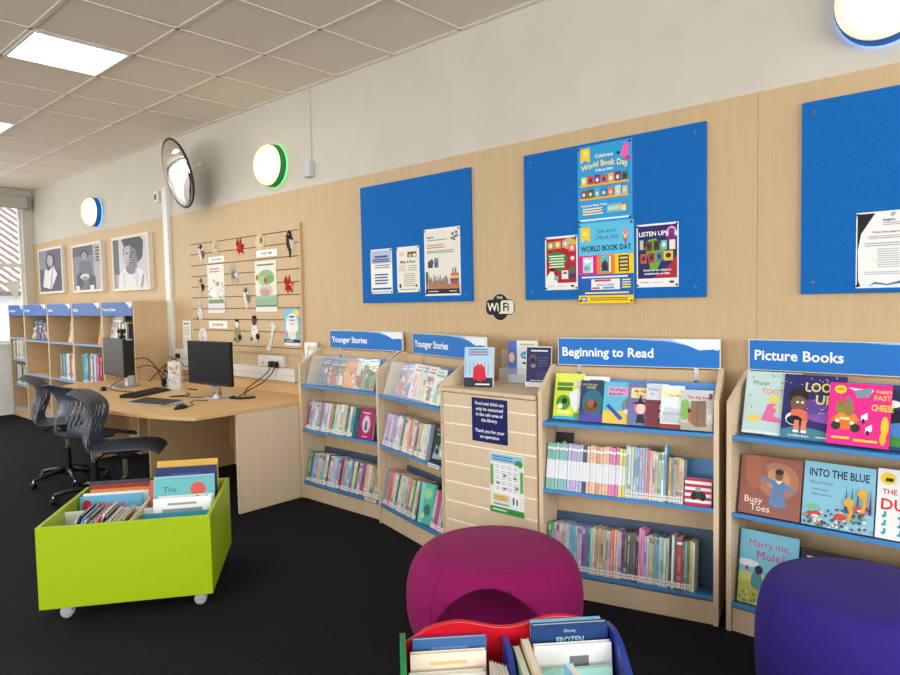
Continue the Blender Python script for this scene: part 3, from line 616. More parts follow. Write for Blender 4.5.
def blobs(base, cols, title=None, tcol=(250, 250, 250), n=14, seed=1, ty=.84, figs=True):
    """generic cover picture: coloured patches with a band of lettering"""
    def f(A):
        rd = random.Random(seed); A.rect(0, 0, 1, 1, base)
        for i in range(n): A.ell(rd.uniform(.1, .9), rd.uniform(.08, .7), rd.uniform(.05, .2), rd.uniform(.03, .12), rd.choice(cols), n=9)
        if figs:
            c = rd.choice(cols); A.poly([(.3, .05), (.36, .38), (.5, .46), (.64, .38), (.7, .05)], c); A.ell(.5, .52, .12, .1, rd.choice([(240, 206, 170), (150, 104, 76), (244, 244, 240)]), n=12)
        if title:
            for i, tt in enumerate(title): A.text(.5, ty - i * .12, tt, .11, tcol, 'c', .86, True)
        else:
            A.rect(.15, .8, .85, .85, tcol); A.rect(.25, .9, .75, .93, tcol)
    return f

# ================================================================ low bookcases
SH = (.88, .54, .135)          # shelf tops
def bookcase(x, y, ang, w, d, header, lb, sign_x=None, tags=(), acrylic=False):
    t = tag(empty('bookcase', (x, y, 0), ang), lb, 'bookcase', 'low bookcases with blue shelves')
    T = .022
    for u in (0, w - T):
        m = MB(); m.prism([(0, 0), (d, 0), (d, 1.15), (d - .03, 1.15), (0, 1.03)], 'x', u, u + T, 'wood_light')
        for q in range(26): m.box(u - .0004 if u else T - .0002, u + .0002 if u else T + .0004, .05, .056, .18 + q * .032, .187 + q * .032, (120, 92, 60))
        m.build('side_panel', t, bevel=.0015)
    m = MB(); m.box(T, w - T, d - .014, d, .0, 1.14, 'wood_case'); m.build('back_panel', t)
    m = MB(); m.box(T, w - T, .012, .03, 0, .105, 'wood_light'); m.build('plinth', t)
    for i, z in enumerate(SH):
        k = .2126 if i else 0.0; e_ = d - .016
        m = MB(); m.prism([(0, z), (0, z - .018), (.006, z - .018), (.007, z - .006), (e_, z - .006 - k * e_), (e_, z - k * e_)], 'x', T, w - T, 'blue_metal')
        s = m.build('shelf', t, bevel=.001)
        if i in tags:
            p = MB(); p.box(w - .17, w - .05, -.0015, 0, z - .02, z + .002, (228, 228, 224)); A = Art(p, (w - .17, -.0015, z - .02), .12, .022); A.lines(.1, .9, .3, .7, 1, (90, 90, 96), .6, 0); o = p.build('shelf_label', s)
        if i: m = MB(); v_ = d - .062; z_ = z - .2126 * v_; m.prism([(v_, z_ + .001), (v_ + .004, z_ + .001), (v_ + .044, z_ + (.27 if i == 2 else .21)), (v_ + .04, z_ + (.27 if i == 2 else .21))], 'x', T if i == 2 else w * .45, w - T, 'shaded_blue' if i == 2 else 'blue_metal'); m.build('book_support', t)
    m = MB(); zt = 1.09 if header != 'Picture Books' else 1.13; f_ = (zt - .882) * .307; m.prism([(.075, .882), (.08, .881), (.08 + f_, zt - .001), (.075 + f_, zt)], 'x', .14, w - T, 'blue_metal'); m.build('display_support', t)
    # header sign: blue board with white lettering and a white wave
    sx0, sx1, h = sign_x or (.06, w - .06, .135)
    m = MB(); m.box(sx0, sx1, d - .03, d - .018, 1.15, 1.15 + h, (236, 238, 240)); A = Art(m, (sx0, d - .03, 1.15), sx1 - sx0, h)
    A.rect(.004, .02, .996, .98, (28, 116, 200)); n = 14
    A.poly([(.5 + .5 * i / n, .97) for i in range(n + 1)] + [(1 - .004, .62)] + [(1 - .5 * i / n, .97 - .0 - (.34 * (1 - i / n) ** 1.6) + .05 * math.sin(i * .9) * (1 - i / n)) for i in range(n)], (170, 200, 232))
    A.poly([(.72 + .276 * i / n, .975) for i in range(n + 1)] + [(.996, .66)] + [(.996 - .12 * i / n, .64 - .02 * math.sin(i)) for i in range(1, 5)] + [(.88, .62), (.80, .82)], (236, 242, 248))
    A.text(.03, .34, header, .46, (248, 250, 252), 'l', .78, True); m.build('header_sign', t)
    for u in (sx0 + .1, sx1 - .12):
        m = MB(); m.box(u, u + .02, d - .018, d - .012, 1.02, 1.2, 'chrome'); m.build('sign_bracket', t)
    if acrylic:
        m = MB(); m.prism([(.004, .885), (.007, .885), (.076, 1.10), (.073, 1.10)], 'x', .09, w - .05, 'acrylic'); m.build('acrylic_front', t)
    bpy.context.view_layer.update()
    return t, Matrix.Translation((x, y, 0)) @ Matrix.Rotation(ang, 4, 'Z')

def spine_row(M, u0, z, v, spec, where, group, h0=.22, d=.14, lean=0.0, jit=.006, seed=0, adj='thin', u1=None, back=12, mixw=.22):
    """spec: list of (colour, count, thickness, {options})"""
    rd = random.Random(seed); u = u0; k = 0; kb_ = math.tan(R(back)); sc = 1.0
    if u1: sc = (u1 - u0) / sum(it[1] * (it[2] + .0008) for it in spec)
    for it in spec:
        cn, n, th = it[:3]; op = it[3] if len(it) > 3 else {}
        for q in range(n):
            k += 1; t = th * sc * rd.uniform(.92, 1.06); h = op.get('h', h0) + rd.uniform(-jit, jit)
            col = tuple(max(0, min(255, int(c * (1 - mixw) + 222 * mixw + rd.uniform(-10, 10)))) for c in PAL[cn])
            m = spine_mesh(t, h, d, col, op.get('top'), op.get('mid'), op.get('label', True), seed=seed * 100 + k)
            o = m.build('book'); L = op.get('lean', lean)
            vv = v + rd.uniform(-.003, .003); o.matrix_world = M @ Matrix.Translation((u, vv, z - kb_ * vv + .0015 + t * math.sin(abs(L)))) @ Matrix.Rotation(-R(back), 4, 'X') @ Matrix.Rotation(L, 4, 'Y')
            tag(o, '%s %s book, %s from the left %s' % (cn, adj, nth(k), where), 'book', group)
            u += t + .0008 + (0.0)
    return u

GAP = .001
# ---- first: Younger Stories against the wall
u1, M1 = bookcase(-4.27, 3.03, 0, .90, .235, 'Younger Stories', 'low wooden bookcase beside the desk headed Younger Stories', (.135, .935, .135), tags=(2,), acrylic=True)
TL = R(17)
def top_row(M, specs, where, group, v=.062, z=.889):
    for k_, (u, w, h, t, col, art, lb, dv, *sp) in enumerate(specs):
        t = .006; dv = .001 + k_ * .0084
        face_book('book', lb, M @ Matrix.Translation((u, v - dv, z)), w, h, t, col, art, group=group, tilt=TL, spine=(sp[0] if sp else None))
g = 'covers shown on the top shelf by the desk'
top_row(M1, [
    (.16, .13, .20, .012, (42, 48, 84), blobs((42, 48, 84), [(170, 190, 60), (90, 120, 160), (60, 70, 120)], None, (200, 206, 220), seed=3), 'dark blue book with yellow-green figure, first cover on top shelf by desk', .002),
    (.265, .14, .19, .012, (92, 60, 120), blobs((92, 60, 120), [(206, 60, 60), (226, 180, 70), (60, 50, 110), (110, 150, 80)], None, (210, 190, 220), seed=4), 'purple book with red and gold patches on the top shelf by the desk', .010),
    (.375, .12, .19, .012, (70, 120, 70), blobs((70, 120, 70), [(220, 120, 70), (230, 225, 210), (140, 80, 70)], None, (220, 220, 190), seed=5), 'green book with coral patches on the top shelf by the desk', .018),
    (.475, .15, .195, .012, (226, 140, 50), blobs((228, 144, 54), [(236, 232, 220), (210, 110, 40), (240, 170, 80), (200, 200, 190)], None, (244, 190, 110), seed=6), 'orange book with white animal patch on the top shelf by the desk', .026),
    (.61, .12, .19, .012, (226, 222, 214), blobs((214, 210, 200), [(160, 40, 40), (190, 60, 60), (120, 60, 50)], None, (250, 240, 230), seed=7), 'white and dark red book on the top shelf by the desk', .030),
    (.69, .13, .195, .012, (110, 160, 90), blobs((110, 160, 100), [(160, 60, 60), (200, 220, 180), (60, 90, 60), (180, 160, 120)], None, (50, 60, 50), seed=8), 'pale green book with dark lettering, last cover by the desk', .036),
], '', g)
spine_row(M1, .05, SH[1], .015, [('crimson', 1, .028), ('pale blue', 1, .03), ('pale grey', 2, .026), ('lavender', 1, .026), ('olive', 1, .022), ('lilac', 1, .03), ('pale blue', 1, .026), ('pale grey', 1, .03), ('coral', 1, .026), ('green', 1, .028), ('pale mint', 1, .03), ('pale grey', 1, .024), ('cream', 1, .034), ('pale green', 1, .028), ('charcoal', 1, .026), ('white', 1, .026), ('teal', 1, .03)],
          'on the middle shelf beside the desk', 'spines on the middle shelf beside the desk', .215, seed=1, u1=.60, adj='paperback', lean=R(2))
def mag(A): A.rect(.04, .03, .96, .97, (164, 24, 92)); A.ell(.5, .5, .34, .34, (186, 60, 120), n=24); A.ell(.5, .5, .27, .28, (206, 186, 200), n=24); A.poly([(.4, .3), (.44, .6), (.56, .6), (.6, .3)], (70, 90, 160)); A.ell(.5, .66, .09, .06, (230, 200, 180)); A.lines(.2, .8, .82, .9, 1, (240, 200, 216)); A.lines(.3, .7, .06, .12, 1, (230, 190, 210))
face_book('book', 'magenta book with pale oval shown face-out on the middle shelf', M1 @ Matrix.Translation((.635, .03, SH[1] - .005)), .15, .215, .02, (150, 20, 84), mag, tilt=R(12))
spine_row(M1, .03, SH[2], .012, [('green', 1, .03), ('charcoal', 1, .02), ('sky blue', 1, .034), ('pale blue', 1, .03), ('peach', 1, .034), ('sky blue', 1, .03), ('cream', 1, .03), ('black', 1, .02), ('pale pink', 1, .03), ('pale blue', 2, .028), ('grey', 1, .03), ('navy', 1, .02), ('coral', 1, .03), ('turquoise', 1, .026), ('pale blue', 1, .028), ('purple', 1, .024), ('pale green', 1, .034), ('navy', 1, .022), ('pale pink', 1, .03), ('purple', 1, .034), ('orange', 1, .03), ('pale grey', 1, .03), ('olive', 1, .03), ('tan', 1, .03), ('white', 1, .024)],
          'on the bottom shelf beside the desk', 'spines on the bottom shelf beside the desk', .225, seed=2, u1=.86, adj='paperback', lean=R(3))

# ---- second: Younger Stories turned toward the desk
A2 = R(-15)
u2, M2 = bookcase(-3.36, 3.005, A2, .825, .235, 'Younger Stories', 'low wooden bookcase angled between the wall case and slatted cabinet', (.15, .97, .135), tags=(1,), acrylic=True)
g = 'covers shown on the top shelf of the angled case'
w2 = 'on the angled case %s shelf'
top_row(M2, [
    (.15, .13, .21, .012, (150, 100, 140), blobs((156, 110, 150), [(196, 60, 90), (70, 50, 110), (220, 150, 180)], None, (230, 210, 230), seed=11), 'mauve book with red figures, first cover on the angled case', .002),
    (.255, .12, .22, .012, (120, 150, 200), blobs((130, 160, 205), [(220, 190, 90), (90, 110, 150), (230, 226, 220)], None, (236, 240, 250), seed=12), 'pale blue book with gold patches on the angled case top shelf', .010),
    (.345, .15, .22, .012, (230, 220, 224), blobs((234, 226, 228), [(230, 170, 190), (220, 190, 200), (190, 160, 170)], None, (200, 90, 120), seed=13), 'white and pink book on the angled case top shelf', .018),
    (.465, .11, .22, .012, (190, 206, 200), blobs((190, 208, 214), [(110, 170, 110), (226, 210, 120), (150, 180, 210)], None, (90, 110, 140), seed=14), 'pale blue-green book on the angled case top shelf', .026),
    (.555, .11, .22, .012, (236, 230, 230), blobs((234, 226, 228), [(206, 70, 80), (110, 50, 60), (226, 190, 190)], None, (190, 50, 60), seed=15), 'white book with red figures on the angled case top shelf', .032),
    (.645, .12, .21, .012, (226, 234, 226), blobs((226, 234, 226), [(140, 180, 150), (190, 206, 196)], None, (110, 150, 130), seed=16), 'white and pale green book, last cover on the angled case', .038),
], '', g)
u = spine_row(M2, .045, SH[1], .012, [('lilac', 2, .027), ('pale grey', 1, .026), ('lavender', 1, .028), ('pale blue', 1, .028), ('white', 1, .026), ('pale pink', 1, .03), ('green', 1, .022), ('peach', 1, .03), ('pale pink', 1, .026), ('coral', 1, .022), ('tan', 1, .026), ('cream', 1, .026), ('purple', 1, .028), ('yellow', 1, .02), ('pale mint', 1, .03), ('cream', 1, .03), ('pale blue', 1, .022)],
          w2 % 'middle', 'spines on the middle shelf of the angled case', .215, seed=3, u1=.60, adj='paperback', lean=R(3))
def dk(A): A.rect(.03, .02, .97, .98, (28, 34, 44)); A.poly([(.1, .1), (.3, .5), (.5, .4), (.6, .62), (.85, .5), (.9, .15)], (150, 170, 180)); A.ell(.4, .32, .14, .09, (40, 60, 66)); A.ell(.7, .3, .1, .1, (220, 226, 226)); A.lines(.2, .85, .84, .93, 1, (196, 60, 60), .6, 0); A.lines(.25, .8, .72, .8, 1, (90, 170, 120), .6, 0)
face_book('book', 'black and white illustrated book shown face-out on the angled case', M2 @ Matrix.Translation((u + .025, .03, SH[1] - .005)), .15, .225, .02, (24, 30, 40), dk, tilt=R(12))
u = spine_row(M2, .03, SH[2], .012, [('sky blue', 1, .026), ('coral', 2, .028), ('peach', 1, .026), ('pale blue', 1, .028), ('navy', 1, .02), ('pale green', 1, .03), ('cream', 1, .026), ('pale grey', 1, .026), ('pale green', 1, .028), ('coral', 1, .024), ('pale green', 1, .03), ('green', 1, .022), ('cream', 1, .03), ('charcoal', 1, .02)],
          w2 % 'bottom', 'spines on the bottom shelf of the angled case', .235, seed=4, u1=.47, adj='paperback', lean=R(3))
def tq(A): A.rect(0, 0, 1, 1, (90, 186, 168)); A.rect(.0, .0, .3, 1, (130, 210, 200)); A.ell(.55, .75, .3, .14, (150, 214, 150)); A.ell(.6, .35, .24, .14, (60, 120, 110)); A.ell(.3, .2, .14, .07, (200, 220, 160))
face_book('book', 'turquoise and green book half face-out on the angled case bottom shelf', M2 @ Matrix.Translation((u + .025, .010, SH[2])) @ Matrix.Rotation(R(12), 4, 'Z'), .12, .245, .022, (90, 186, 168), tq, tilt=R(12))
spine_row(M2, u + .15, SH[2], .02, [('grey', 1, .026), ('magenta', 1, .03), ('lilac', 1, .026), ('green', 1, .034)], 'after the turquoise book on the angled case', 'spines after the turquoise book', .225, seed=5, adj='paperback', lean=R(3), d=.12, u1=.795)

# ---- slatted end cabinet between the two angled cases
t = tag(empty('slatted_cabinet', (-2.23, 2.77, 0)), 'pale wood cabinet with horizontal slats and two notices on its front', 'cabinet')
pl = [(-.31, 0), (.316, 0), (.24, .27), (.24, .5), (-.235, .5), (-.235, .29)]
m = MB(); m.prism([(p[0], p[1] + (.02 if i < 2 else 0)) for i, p in enumerate(pl)], 'z', 0, .99, 'wood_light'); m.build('carcass', t)
m = MB(); m.prism([(-.318, -.004), (.32, -.004), (.245, .27), (.245, .5), (-.235, .5), (-.24, .29)], 'z', .99, 1.01, 'wood_light'); m.build('cabinet_top', t, bevel=.002)
zs = [.04, .152, .262, .372, .482, .592, .702, .812, .912]; e = [0] + zs + [.988]
m = MB()
for i in range(len(e) - 1): m.box(-.31, .316, 0, .018, e[i] + (.004 if i else 0), e[i + 1] - .004, 'wood_light')
m.box(-.308, .314, .004, .019, .01, .98, (248, 244, 234)); m.build('slat_front', t, bevel=.0015)  # near-white backing paints the highlight lines into the grooves
def fd(A):
    A.rect(.01, .01, .99, .99, (26, 32, 92))
    for i, tx in enumerate(('Food and drink can', 'only be consumed', 'in the cafe area of', 'the library.', '', 'Thank you for your', 'co-operation')):
        if tx: A.text(.5, .845 - i * .125, tx, .105, (240, 240, 246), 'c', .92, True)
sheet('notice', -2.325, -2.085, .735, .972, 2.7695, 'navy notice about food and drink on the slatted cabinet', 'notice', fd, pins=False, base=(26, 32, 92))
def gp(A):
    A.rect(.0, .0, 1, 1, (222, 232, 226)); A.rect(.02, .85, .98, .98, (150, 196, 222)); A.lines(.08, .7, .87, .96, 2, (70, 130, 170), .5, .1); A.ell(.85, .86, .12, .06, (70, 150, 80)); A.rect(.12, .32, .86, .83, (238, 240, 238))
    for i in range(4):
        for j in range(5): A.lines(.16 + .18 * i, .3 + .18 * i, .38 + .09 * j, .45 + .09 * j, 2, (190, 196, 206), .5, .2)
    for (a, c) in ((.4, .62), (.7, .6), (.2, .48), (.4, .4), (.75, .44)): A.rect(a, c, a + .1, c + .04, (130, 140, 130))
    A.rect(.02, .45, .1, .8, (110, 170, 70)); A.rect(.9, .4, .98, .74, (110, 170, 70)); A.rect(.1, .2, .55, .31, (222, 190, 120)); A.lines(.14, .5, .22, .29, 2, (190, 150, 80)); A.rect(.64, .16, .9, .32, (236, 240, 240)); A.rect(.68, .18, .73, .3, (70, 90, 130)); A.rect(.78, .18, .83, .28, (170, 60, 60)); A.lines(.1, .6, .12, .18, 1, GR); A.rect(.0, .0, 1, .1, (56, 142, 60)); A.lines(.08, .5, .035, .07, 1, (200, 226, 200), .7, 0)
sheet('poster', -2.205, -1.985, .37, .69, 2.7695, 'pale poster with green footer low on the slatted cabinet', 'poster', gp, pins=False)
# on top of it
def cv(A):
    A.rect(0, 0, 1, 1, (172, 204, 228)); A.lines(.15, .85, .78, .97, 3, (90, 110, 140), .5, .1); A.lines(.3, .7, .8, .84, 1, (196, 90, 110), .6, 0)
    for i in range(7): A.rect(.05 + .13 * i, .3, .07 + .13 * i, .62, (130, 150, 170))
    A.rect(0, 0, 1, .24, (40, 44, 52)); A.poly([(.3, .2), (.34, .5), (.5, .58), (.72, .5), (.78, .2), (.6, .14)], (206, 30, 50)); A.ell(.54, .54, .1, .07, (226, 40, 60)); A.ell(.54, .6, .06, .04, (232, 200, 180)); A.rect(.4, .1, .45, .2, (30, 30, 34)); A.rect(.62, .1, .67, .2, (30, 30, 34)); A.lines(.4, .9, .05, .1, 1, (226, 226, 230), .7, .1)
face_book('book', 'thick pale blue hardback with red-coated figure on top of slatted cabinet', Matrix.Translation((-2.44, 2.84, 1.0105)) @ Matrix.Rotation(R(24), 4, 'Z'), .165, .225, .033, (172, 204, 228), cv, spine=(236, 236, 234), tilt=R(8))
def holder(name, x, y, z, rz, w, h, lb, art, base, cat='leaflet holder'):
    t = tag(empty(name, (x, y, z), rz), lb, cat)
    m = MB(); m.box(-w / 2, w / 2, 0, .003, 0, h * .98, 'acrylic'); m.box(-w / 2, w / 2, -.035, -.032, 0, h * .45, 'acrylic'); m.box(-w / 2, w / 2, -.035, .003, 0, .003, 'acrylic'); m.box(-w / 2, -w / 2 + .003, -.035, .0, 0, h * .4, 'acrylic'); m.box(w / 2 - .003, w / 2, -.035, 0, 0, h * .4, 'acrylic')
    m.build('acrylic_stand', t)
    return t
def leaf(lb, x, y, z, rz, w, h, art, tilt, base=(238, 238, 236), n=1):
    m = MB('gloss'); m.box(-w / 2, w / 2, 0, .004, 0, h, base); A = Art(m, (-w / 2, 0, 0), w, h); art(A)
    o = m.build('leaflet', loc=(x, y, z), rot=(-tilt, 0, rz)); tag(o, lb, 'leaflet'); return o
holder('leaflet_holder', -2.27, 3.15, 1.0105, R(8), .25, .2, 'clear acrylic leaflet holder standing on top of the slatted cabinet', None, None)
def lf1(A):
    A.rect(0, 0, 1, 1, (232, 236, 240)); A.rect(0, .2, .3, 1, (88, 120, 196)); A.ell(.12, .6, .1, .12, (226, 190, 170)); A.ell(.64, .58, .32, .24, (240, 246, 250)); A.ell(.66, .66, .24, .1, (60, 170, 206)); A.text(.66, .63, 'Reading', .08, (240, 250, 250), 'c', .4, True); A.rect(.5, .45, .7, .5, (60, 60, 90)); A.ell(.78, .48, .06, .04, (210, 40, 50)); A.rect(0, 0, 1, .2, (196, 206, 220)); A.lines(.4, .9, .88, .95, 1, (200, 190, 90))
leaf('white and blue leaflet with pale cloud shape in the acrylic holder', -2.24, 3.130, 1.0145, R(8), .19, .245, lf1, 0)
def lf2(A): A.rect(.03, .03, .97, .97, (44, 44, 92)); A.lines(.2, .85, .86, .92, 1, (236, 236, 244), .6, 0); A.ell(.28, .7, .14, .1, (110, 84, 70)); A.ell(.28, .66, .09, .06, (30, 28, 40)); A.ell(.3, .52, .1, .05, (150, 130, 120)); A.lines(.5, .9, .5, .75, 4, (80, 80, 130)); A.rect(.4, .2, .9, .4, (56, 56, 110)); A.rect(0, 0, 1, .12, (222, 222, 224)); A.lines(.2, .7, .14, .18, 1, (220, 220, 230))
leaf('dark navy leaflet standing in front of the acrylic holder on the cabinet', -2.085, 3.05, 1.0115, R(10), .155, .225, lf2, R(6), (222, 222, 224))

# ---- third: Beginning to Read
A3 = R(14)
x3 = -1.08 - .85 * math.cos(A3); y3 = 2.99 - .85 * math.sin(A3)
u3, M3 = bookcase(x3, y3, A3, .85, .235, 'Beginning to Read', 'low wooden bookcase headed Beginning to Read behind the magenta pouf', (.04, .835, .14))
g = 'covers on the Beginning to Read top shelf'
def t1(A):
    A.rect(0, 0, 1, 1, (206, 224, 60)); rd = random.Random(5)
    for i in range(9): A.poly([(.5, .6), (.12 * i - .02, 1), (.12 * i + .04, 1)], (240, 240, 120))
    A.rect(.08, .72, .62, .8, (90, 140, 50)); A.rect(.08, .62, .6, .7, (70, 120, 50)); A.rect(.68, .72, .98, .84, (226, 200, 206)); A.poly([(.5, .56), (.8, .7), (.95, .4), (.75, .15), (.6, .3)], (232, 236, 236)); A.ell(.32, .36, .24, .17, (70, 150, 50), n=12); A.ell(.36, .4, .09, .07, (30, 40, 30), n=9); A.ell(.22, .28, .09, .06, (236, 240, 230), n=9); A.rect(.15, .12, .6, .2, (236, 240, 120)); A.rect(0, 0, 1, .07, (60, 170, 200)); A.ell(.8, .1, .12, .06, (100, 170, 60))
def t2(A):
    A.rect(0, 0, 1, 1, (44, 62, 100)); A.rect(0, 0, 1, .24, (70, 64, 150)); A.ell(.5, .45, .4, .34, (44, 110, 130)); A.text(.08, .88, 'BEACHES AND', .055, (200, 190, 110), 'l', .84, True); A.text(.22, .8, 'CAVES', .08, (216, 204, 110), 'l', .7, True); A.ell(.46, .38, .3, .16, (110, 74, 56), n=12); A.ell(.42, .44, .14, .1, (150, 100, 70), n=10); A.ell(.6, .4, .05, .06, (40, 30, 30), n=8); A.poly([(.0, .1), (.3, .22), (.6, .16), (1, .24), (1, 0), (0, 0)], (86, 76, 170))
def t3(A):
    A.rect(0, 0, 1, 1, (96, 186, 210)); A.rect(0, .0, 1, .3, (232, 196, 80)); A.rect(.16, .66, 1, .88, (214, 160, 200)); A.text(.2, .78, "The King's", .085, (110, 50, 110), 'l', .78, True); A.text(.2, .68, 'Beckchair', .085, (110, 50, 110), 'l', .78, True); A.poly([(.1, .42), (.2, .46), (.75, .14), (.62, .08)], (50, 80, 170)); A.ell(.86, .44, .2, .16, (120, 140, 140)); A.ell(.9, .3, .16, .06, (226, 230, 230))
def t4(A):
    A.rect(0, 0, 1, 1, (110, 120, 170)); A.rect(.1, .64, 1, .88, (240, 212, 150)); A.text(.25, .77, 'My Fab', .09, (110, 50, 70), 'l', .7, True); A.text(.3, .67, 'Tulip', .09, (110, 50, 70), 'l', .6, True); A.ell(.5, .42, .28, .16, (224, 90, 130)); A.ell(.52, .39, .2, .12, (244, 206, 190)); A.poly([(.12, .5), (.9, .5), (.58, .56), (.5, .72), (.4, .56)], (40, 40, 56)); A.poly([(.34, .06), (.4, .26), (.64, .26), (.72, .06)], (46, 44, 60))
def t5(A):
    A.rect(0, 0, 1, 1, (206, 214, 220)); A.rect(0, 0, 1, .62, (120, 56, 66)); A.rect(.55, .1, .95, .58, (80, 44, 56)); A.rect(.6, .4, .9, .52, (190, 140, 130)); A.rect(.6, .2, .9, .34, (190, 140, 130)); A.text(.1, .84, 'Finding', .08, (60, 90, 110), 'l', .8); A.text(.2, .74, 'Ivy', .08, (60, 90, 110), 'l', .5)
def t6(A):
    A.rect(0, 0, 1, 1, (226, 232, 236)); A.rect(0, .72, 1, .88, (240, 232, 180)); A.rect(0, .0, 1, .1, (150, 60, 50)); A.text(.35, .74, 'On the', .09, (60, 70, 80), 'l', .6); A.poly([(.0, .2), (.2, .5), (1, .44), (1, .2)], (200, 212, 220)); A.rect(.1, .3, .9, .38, (176, 190, 204)); A.poly([(.0, .14), (.3, .3), (1, .26), (1, .12)], (190, 200, 208))
def t7(A):
    A.rect(0, 0, 1, 1, (196, 200, 202)); A.rect(0, 0, 1, .18, (176, 168, 150)); A.ell(.12, .5, .17, .26, (130, 180, 90)); A.poly([(.3, .18), (.3, .72), (.78, .74), (.8, .1), (.5, .08)], (140, 112, 92)); A.poly([(.5, .08), (.5, .7), (.52, .7), (.52, .08)], (106, 82, 66)); A.text(.18, .78, 'The big box', .11, (200, 90, 110), 'l', .7, True); A.ell(.26, .48, .05, .06, (80, 50, 40)); A.rect(.22, .2, .3, .42, (190, 110, 90)); A.rect(.86, .78, .97, .92, (150, 60, 80)); A.rect(.84, .3, .96, .4, (230, 226, 200))
top_row(M3, [
    (.055, .155, .235, .010, (190, 216, 60), t1, 'bright green and yellow comic book, first on Beginning to Read top shelf', .012),
    (.205, .13, .225, .008, (236, 236, 234), blobs((236, 236, 234), [(226, 226, 226)], None, (120, 124, 130), n=2, seed=9, figs=False), 'white book mostly hidden behind the dark blue cave book', -.004),
    (.195, .13, .205, .008, (44, 62, 100), t2, 'dark blue book with brown creature on the Beginning to Read top shelf', .020),
    (.315, .135, .205, .008, (96, 186, 210), t3, 'light blue and yellow book with a blue slide on top shelf', .024),
    (.438, .115, .205, .008, (110, 120, 170), t4, 'slate blue book with a pink-haired figure in pointed hat', .028),
    (.522, .10, .205, .008, (206, 214, 220), t5, 'pale book with maroon shelves picture on the top shelf', .034),
    (.592, .105, .20, .008, (226, 232, 236), t6, 'white and cream book with a pale bed picture', .042),
    (.685, .137, .185, .008, (196, 200, 202), t7, 'grey landscape book with a big brown box picture', .046),
], '', g)
W = 'on the Beginning to Read %s shelf'
band2 = dict(top=(236, 238, 238), mid=(226, 230, 236), h=.232)
def b2(extra=None): d_ = dict(band2, label=False); d_.update(extra or {}); return d_
u = spine_row(M3, .03, SH[1], .012, [('pale turquoise', 7, .0175, b2()), ('lavender', 5, .0175, b2()), ('navy', 1, .024, b2({'top': (200, 204, 220)})), ('peach', 3, .0175, b2()), ('orange', 1, .0175, b2()), ('peach', 3, .0175, b2()), ('pink', 3, .0175, b2()), ('yellow', 2, .0185, b2()),
    ('pale mint', 1, .014, {'h': .25}), ('white', 1, .012, {'h': .245}), ('pale blue', 4, .015, {'h': .242}), ('lavender', 2, .013, {'h': .24}), ('coral', 1, .014, {'h': .238}), ('pale pink', 2, .014, {'h': .234}), ('pale green', 2, .014, {'h': .226}), ('white', 1, .014, {'h': .228}), ('sky blue', 1, .012, {'h': .262}), ('charcoal', 1, .01, {'h': .22}),
    ('yellow', 1, .013, {'h': .21}), ('olive', 1, .013, {'h': .21}), ('lavender', 1, .012, {'h': .21}), ('tan', 1, .013, {'h': .21}), ('yellow', 1, .012, {'h': .21}), ('white', 1, .01, {'h': .205})],
    W % 'middle', 'spines on the Beginning to Read middle shelf', seed=21, u1=.695, jit=.003, d=.118, adj='thin')
def st(A):
    for i in range(9): A.rect(0, i / 9, 1, (i + 1) / 9, (190, 40, 70) if i % 2 == 0 else (240, 236, 236))
    A.ell(.5, .42, .22, .16, (50, 54, 60)); A.ell(.34, .34, .12, .14, (30, 32, 36)); A.ell(.68, .34, .13, .15, (30, 32, 36)); A.rect(.4, .52, .6, .68, (150, 156, 160))
face_book('book', 'red and white striped tractor book at the end of the middle shelf', M3 @ Matrix.Translation((u + .006, .03, SH[1] - .005)), .115, .125, .02, (240, 236, 236), st, tilt=R(12))
def yb(A): A.rect(.05, .05, .95, .95, (40, 40, 44)); A.ell(.5, .55, .36, .3, (214, 196, 40)); A.rect(.2, .4, .8, .52, (40, 40, 44)); A.ell(.4, .62, .1, .08, (240, 230, 120))
face_book('book', 'tall dark book with yellow picture behind the green spines', M3 @ Matrix.Translation((.03, .142, SH[1] - .026)), .09, .285, .010, (40, 44, 50), yb, tilt=R(12))
spine_row(M3, .03, SH[2], .012, [('green', 2, .0185), ('pale mint', 1, .014), ('pink', 1, .018), ('lilac', 1, .014), ('pale green', 1, .012), ('coral', 1, .012), ('pale blue', 2, .015), ('sky blue', 2, .018), ('pale mint', 1, .012), ('lavender', 1, .015), ('lilac', 1, .015), ('purple', 2, .0165), ('teal', 1, .018), ('pale mint', 1, .014), ('cream', 1, .015), ('tan', 4, .0165), ('pale grey', 2, .0135), ('coral', 1, .018), ('yellow', 1, .014), ('lilac', 2, .0165), ('charcoal', 5, .0165), ('black', 1, .014),
    ('pink', 2, .0165, {'h': .25}), ('lavender', 1, .015), ('pale blue', 1, .014), ('peach', 1, .014), ('pale green', 1, .015), ('mint', 1, .012), ('sky blue', 1, .014), ('pale mint', 2, .014), ('pale grey', 1, .014), ('pale green', 1, .014), ('black', 1, .015, {'h': .245}), ('white', 1, .014, {'h': .24}), ('charcoal', 1, .014, {'h': .24}), ('crimson', 1, .03, {'h': .235, 'top': (236, 236, 236)}), ('brown', 1, .015), ('turquoise', 1, .014), ('olive', 1, .014), ('yellow', 1, .014), ('white', 1, .012)],
    W % 'bottom', 'spines on the Beginning to Read bottom shelf', .225, seed=22, u1=.735, jit=.004, adj='thin')

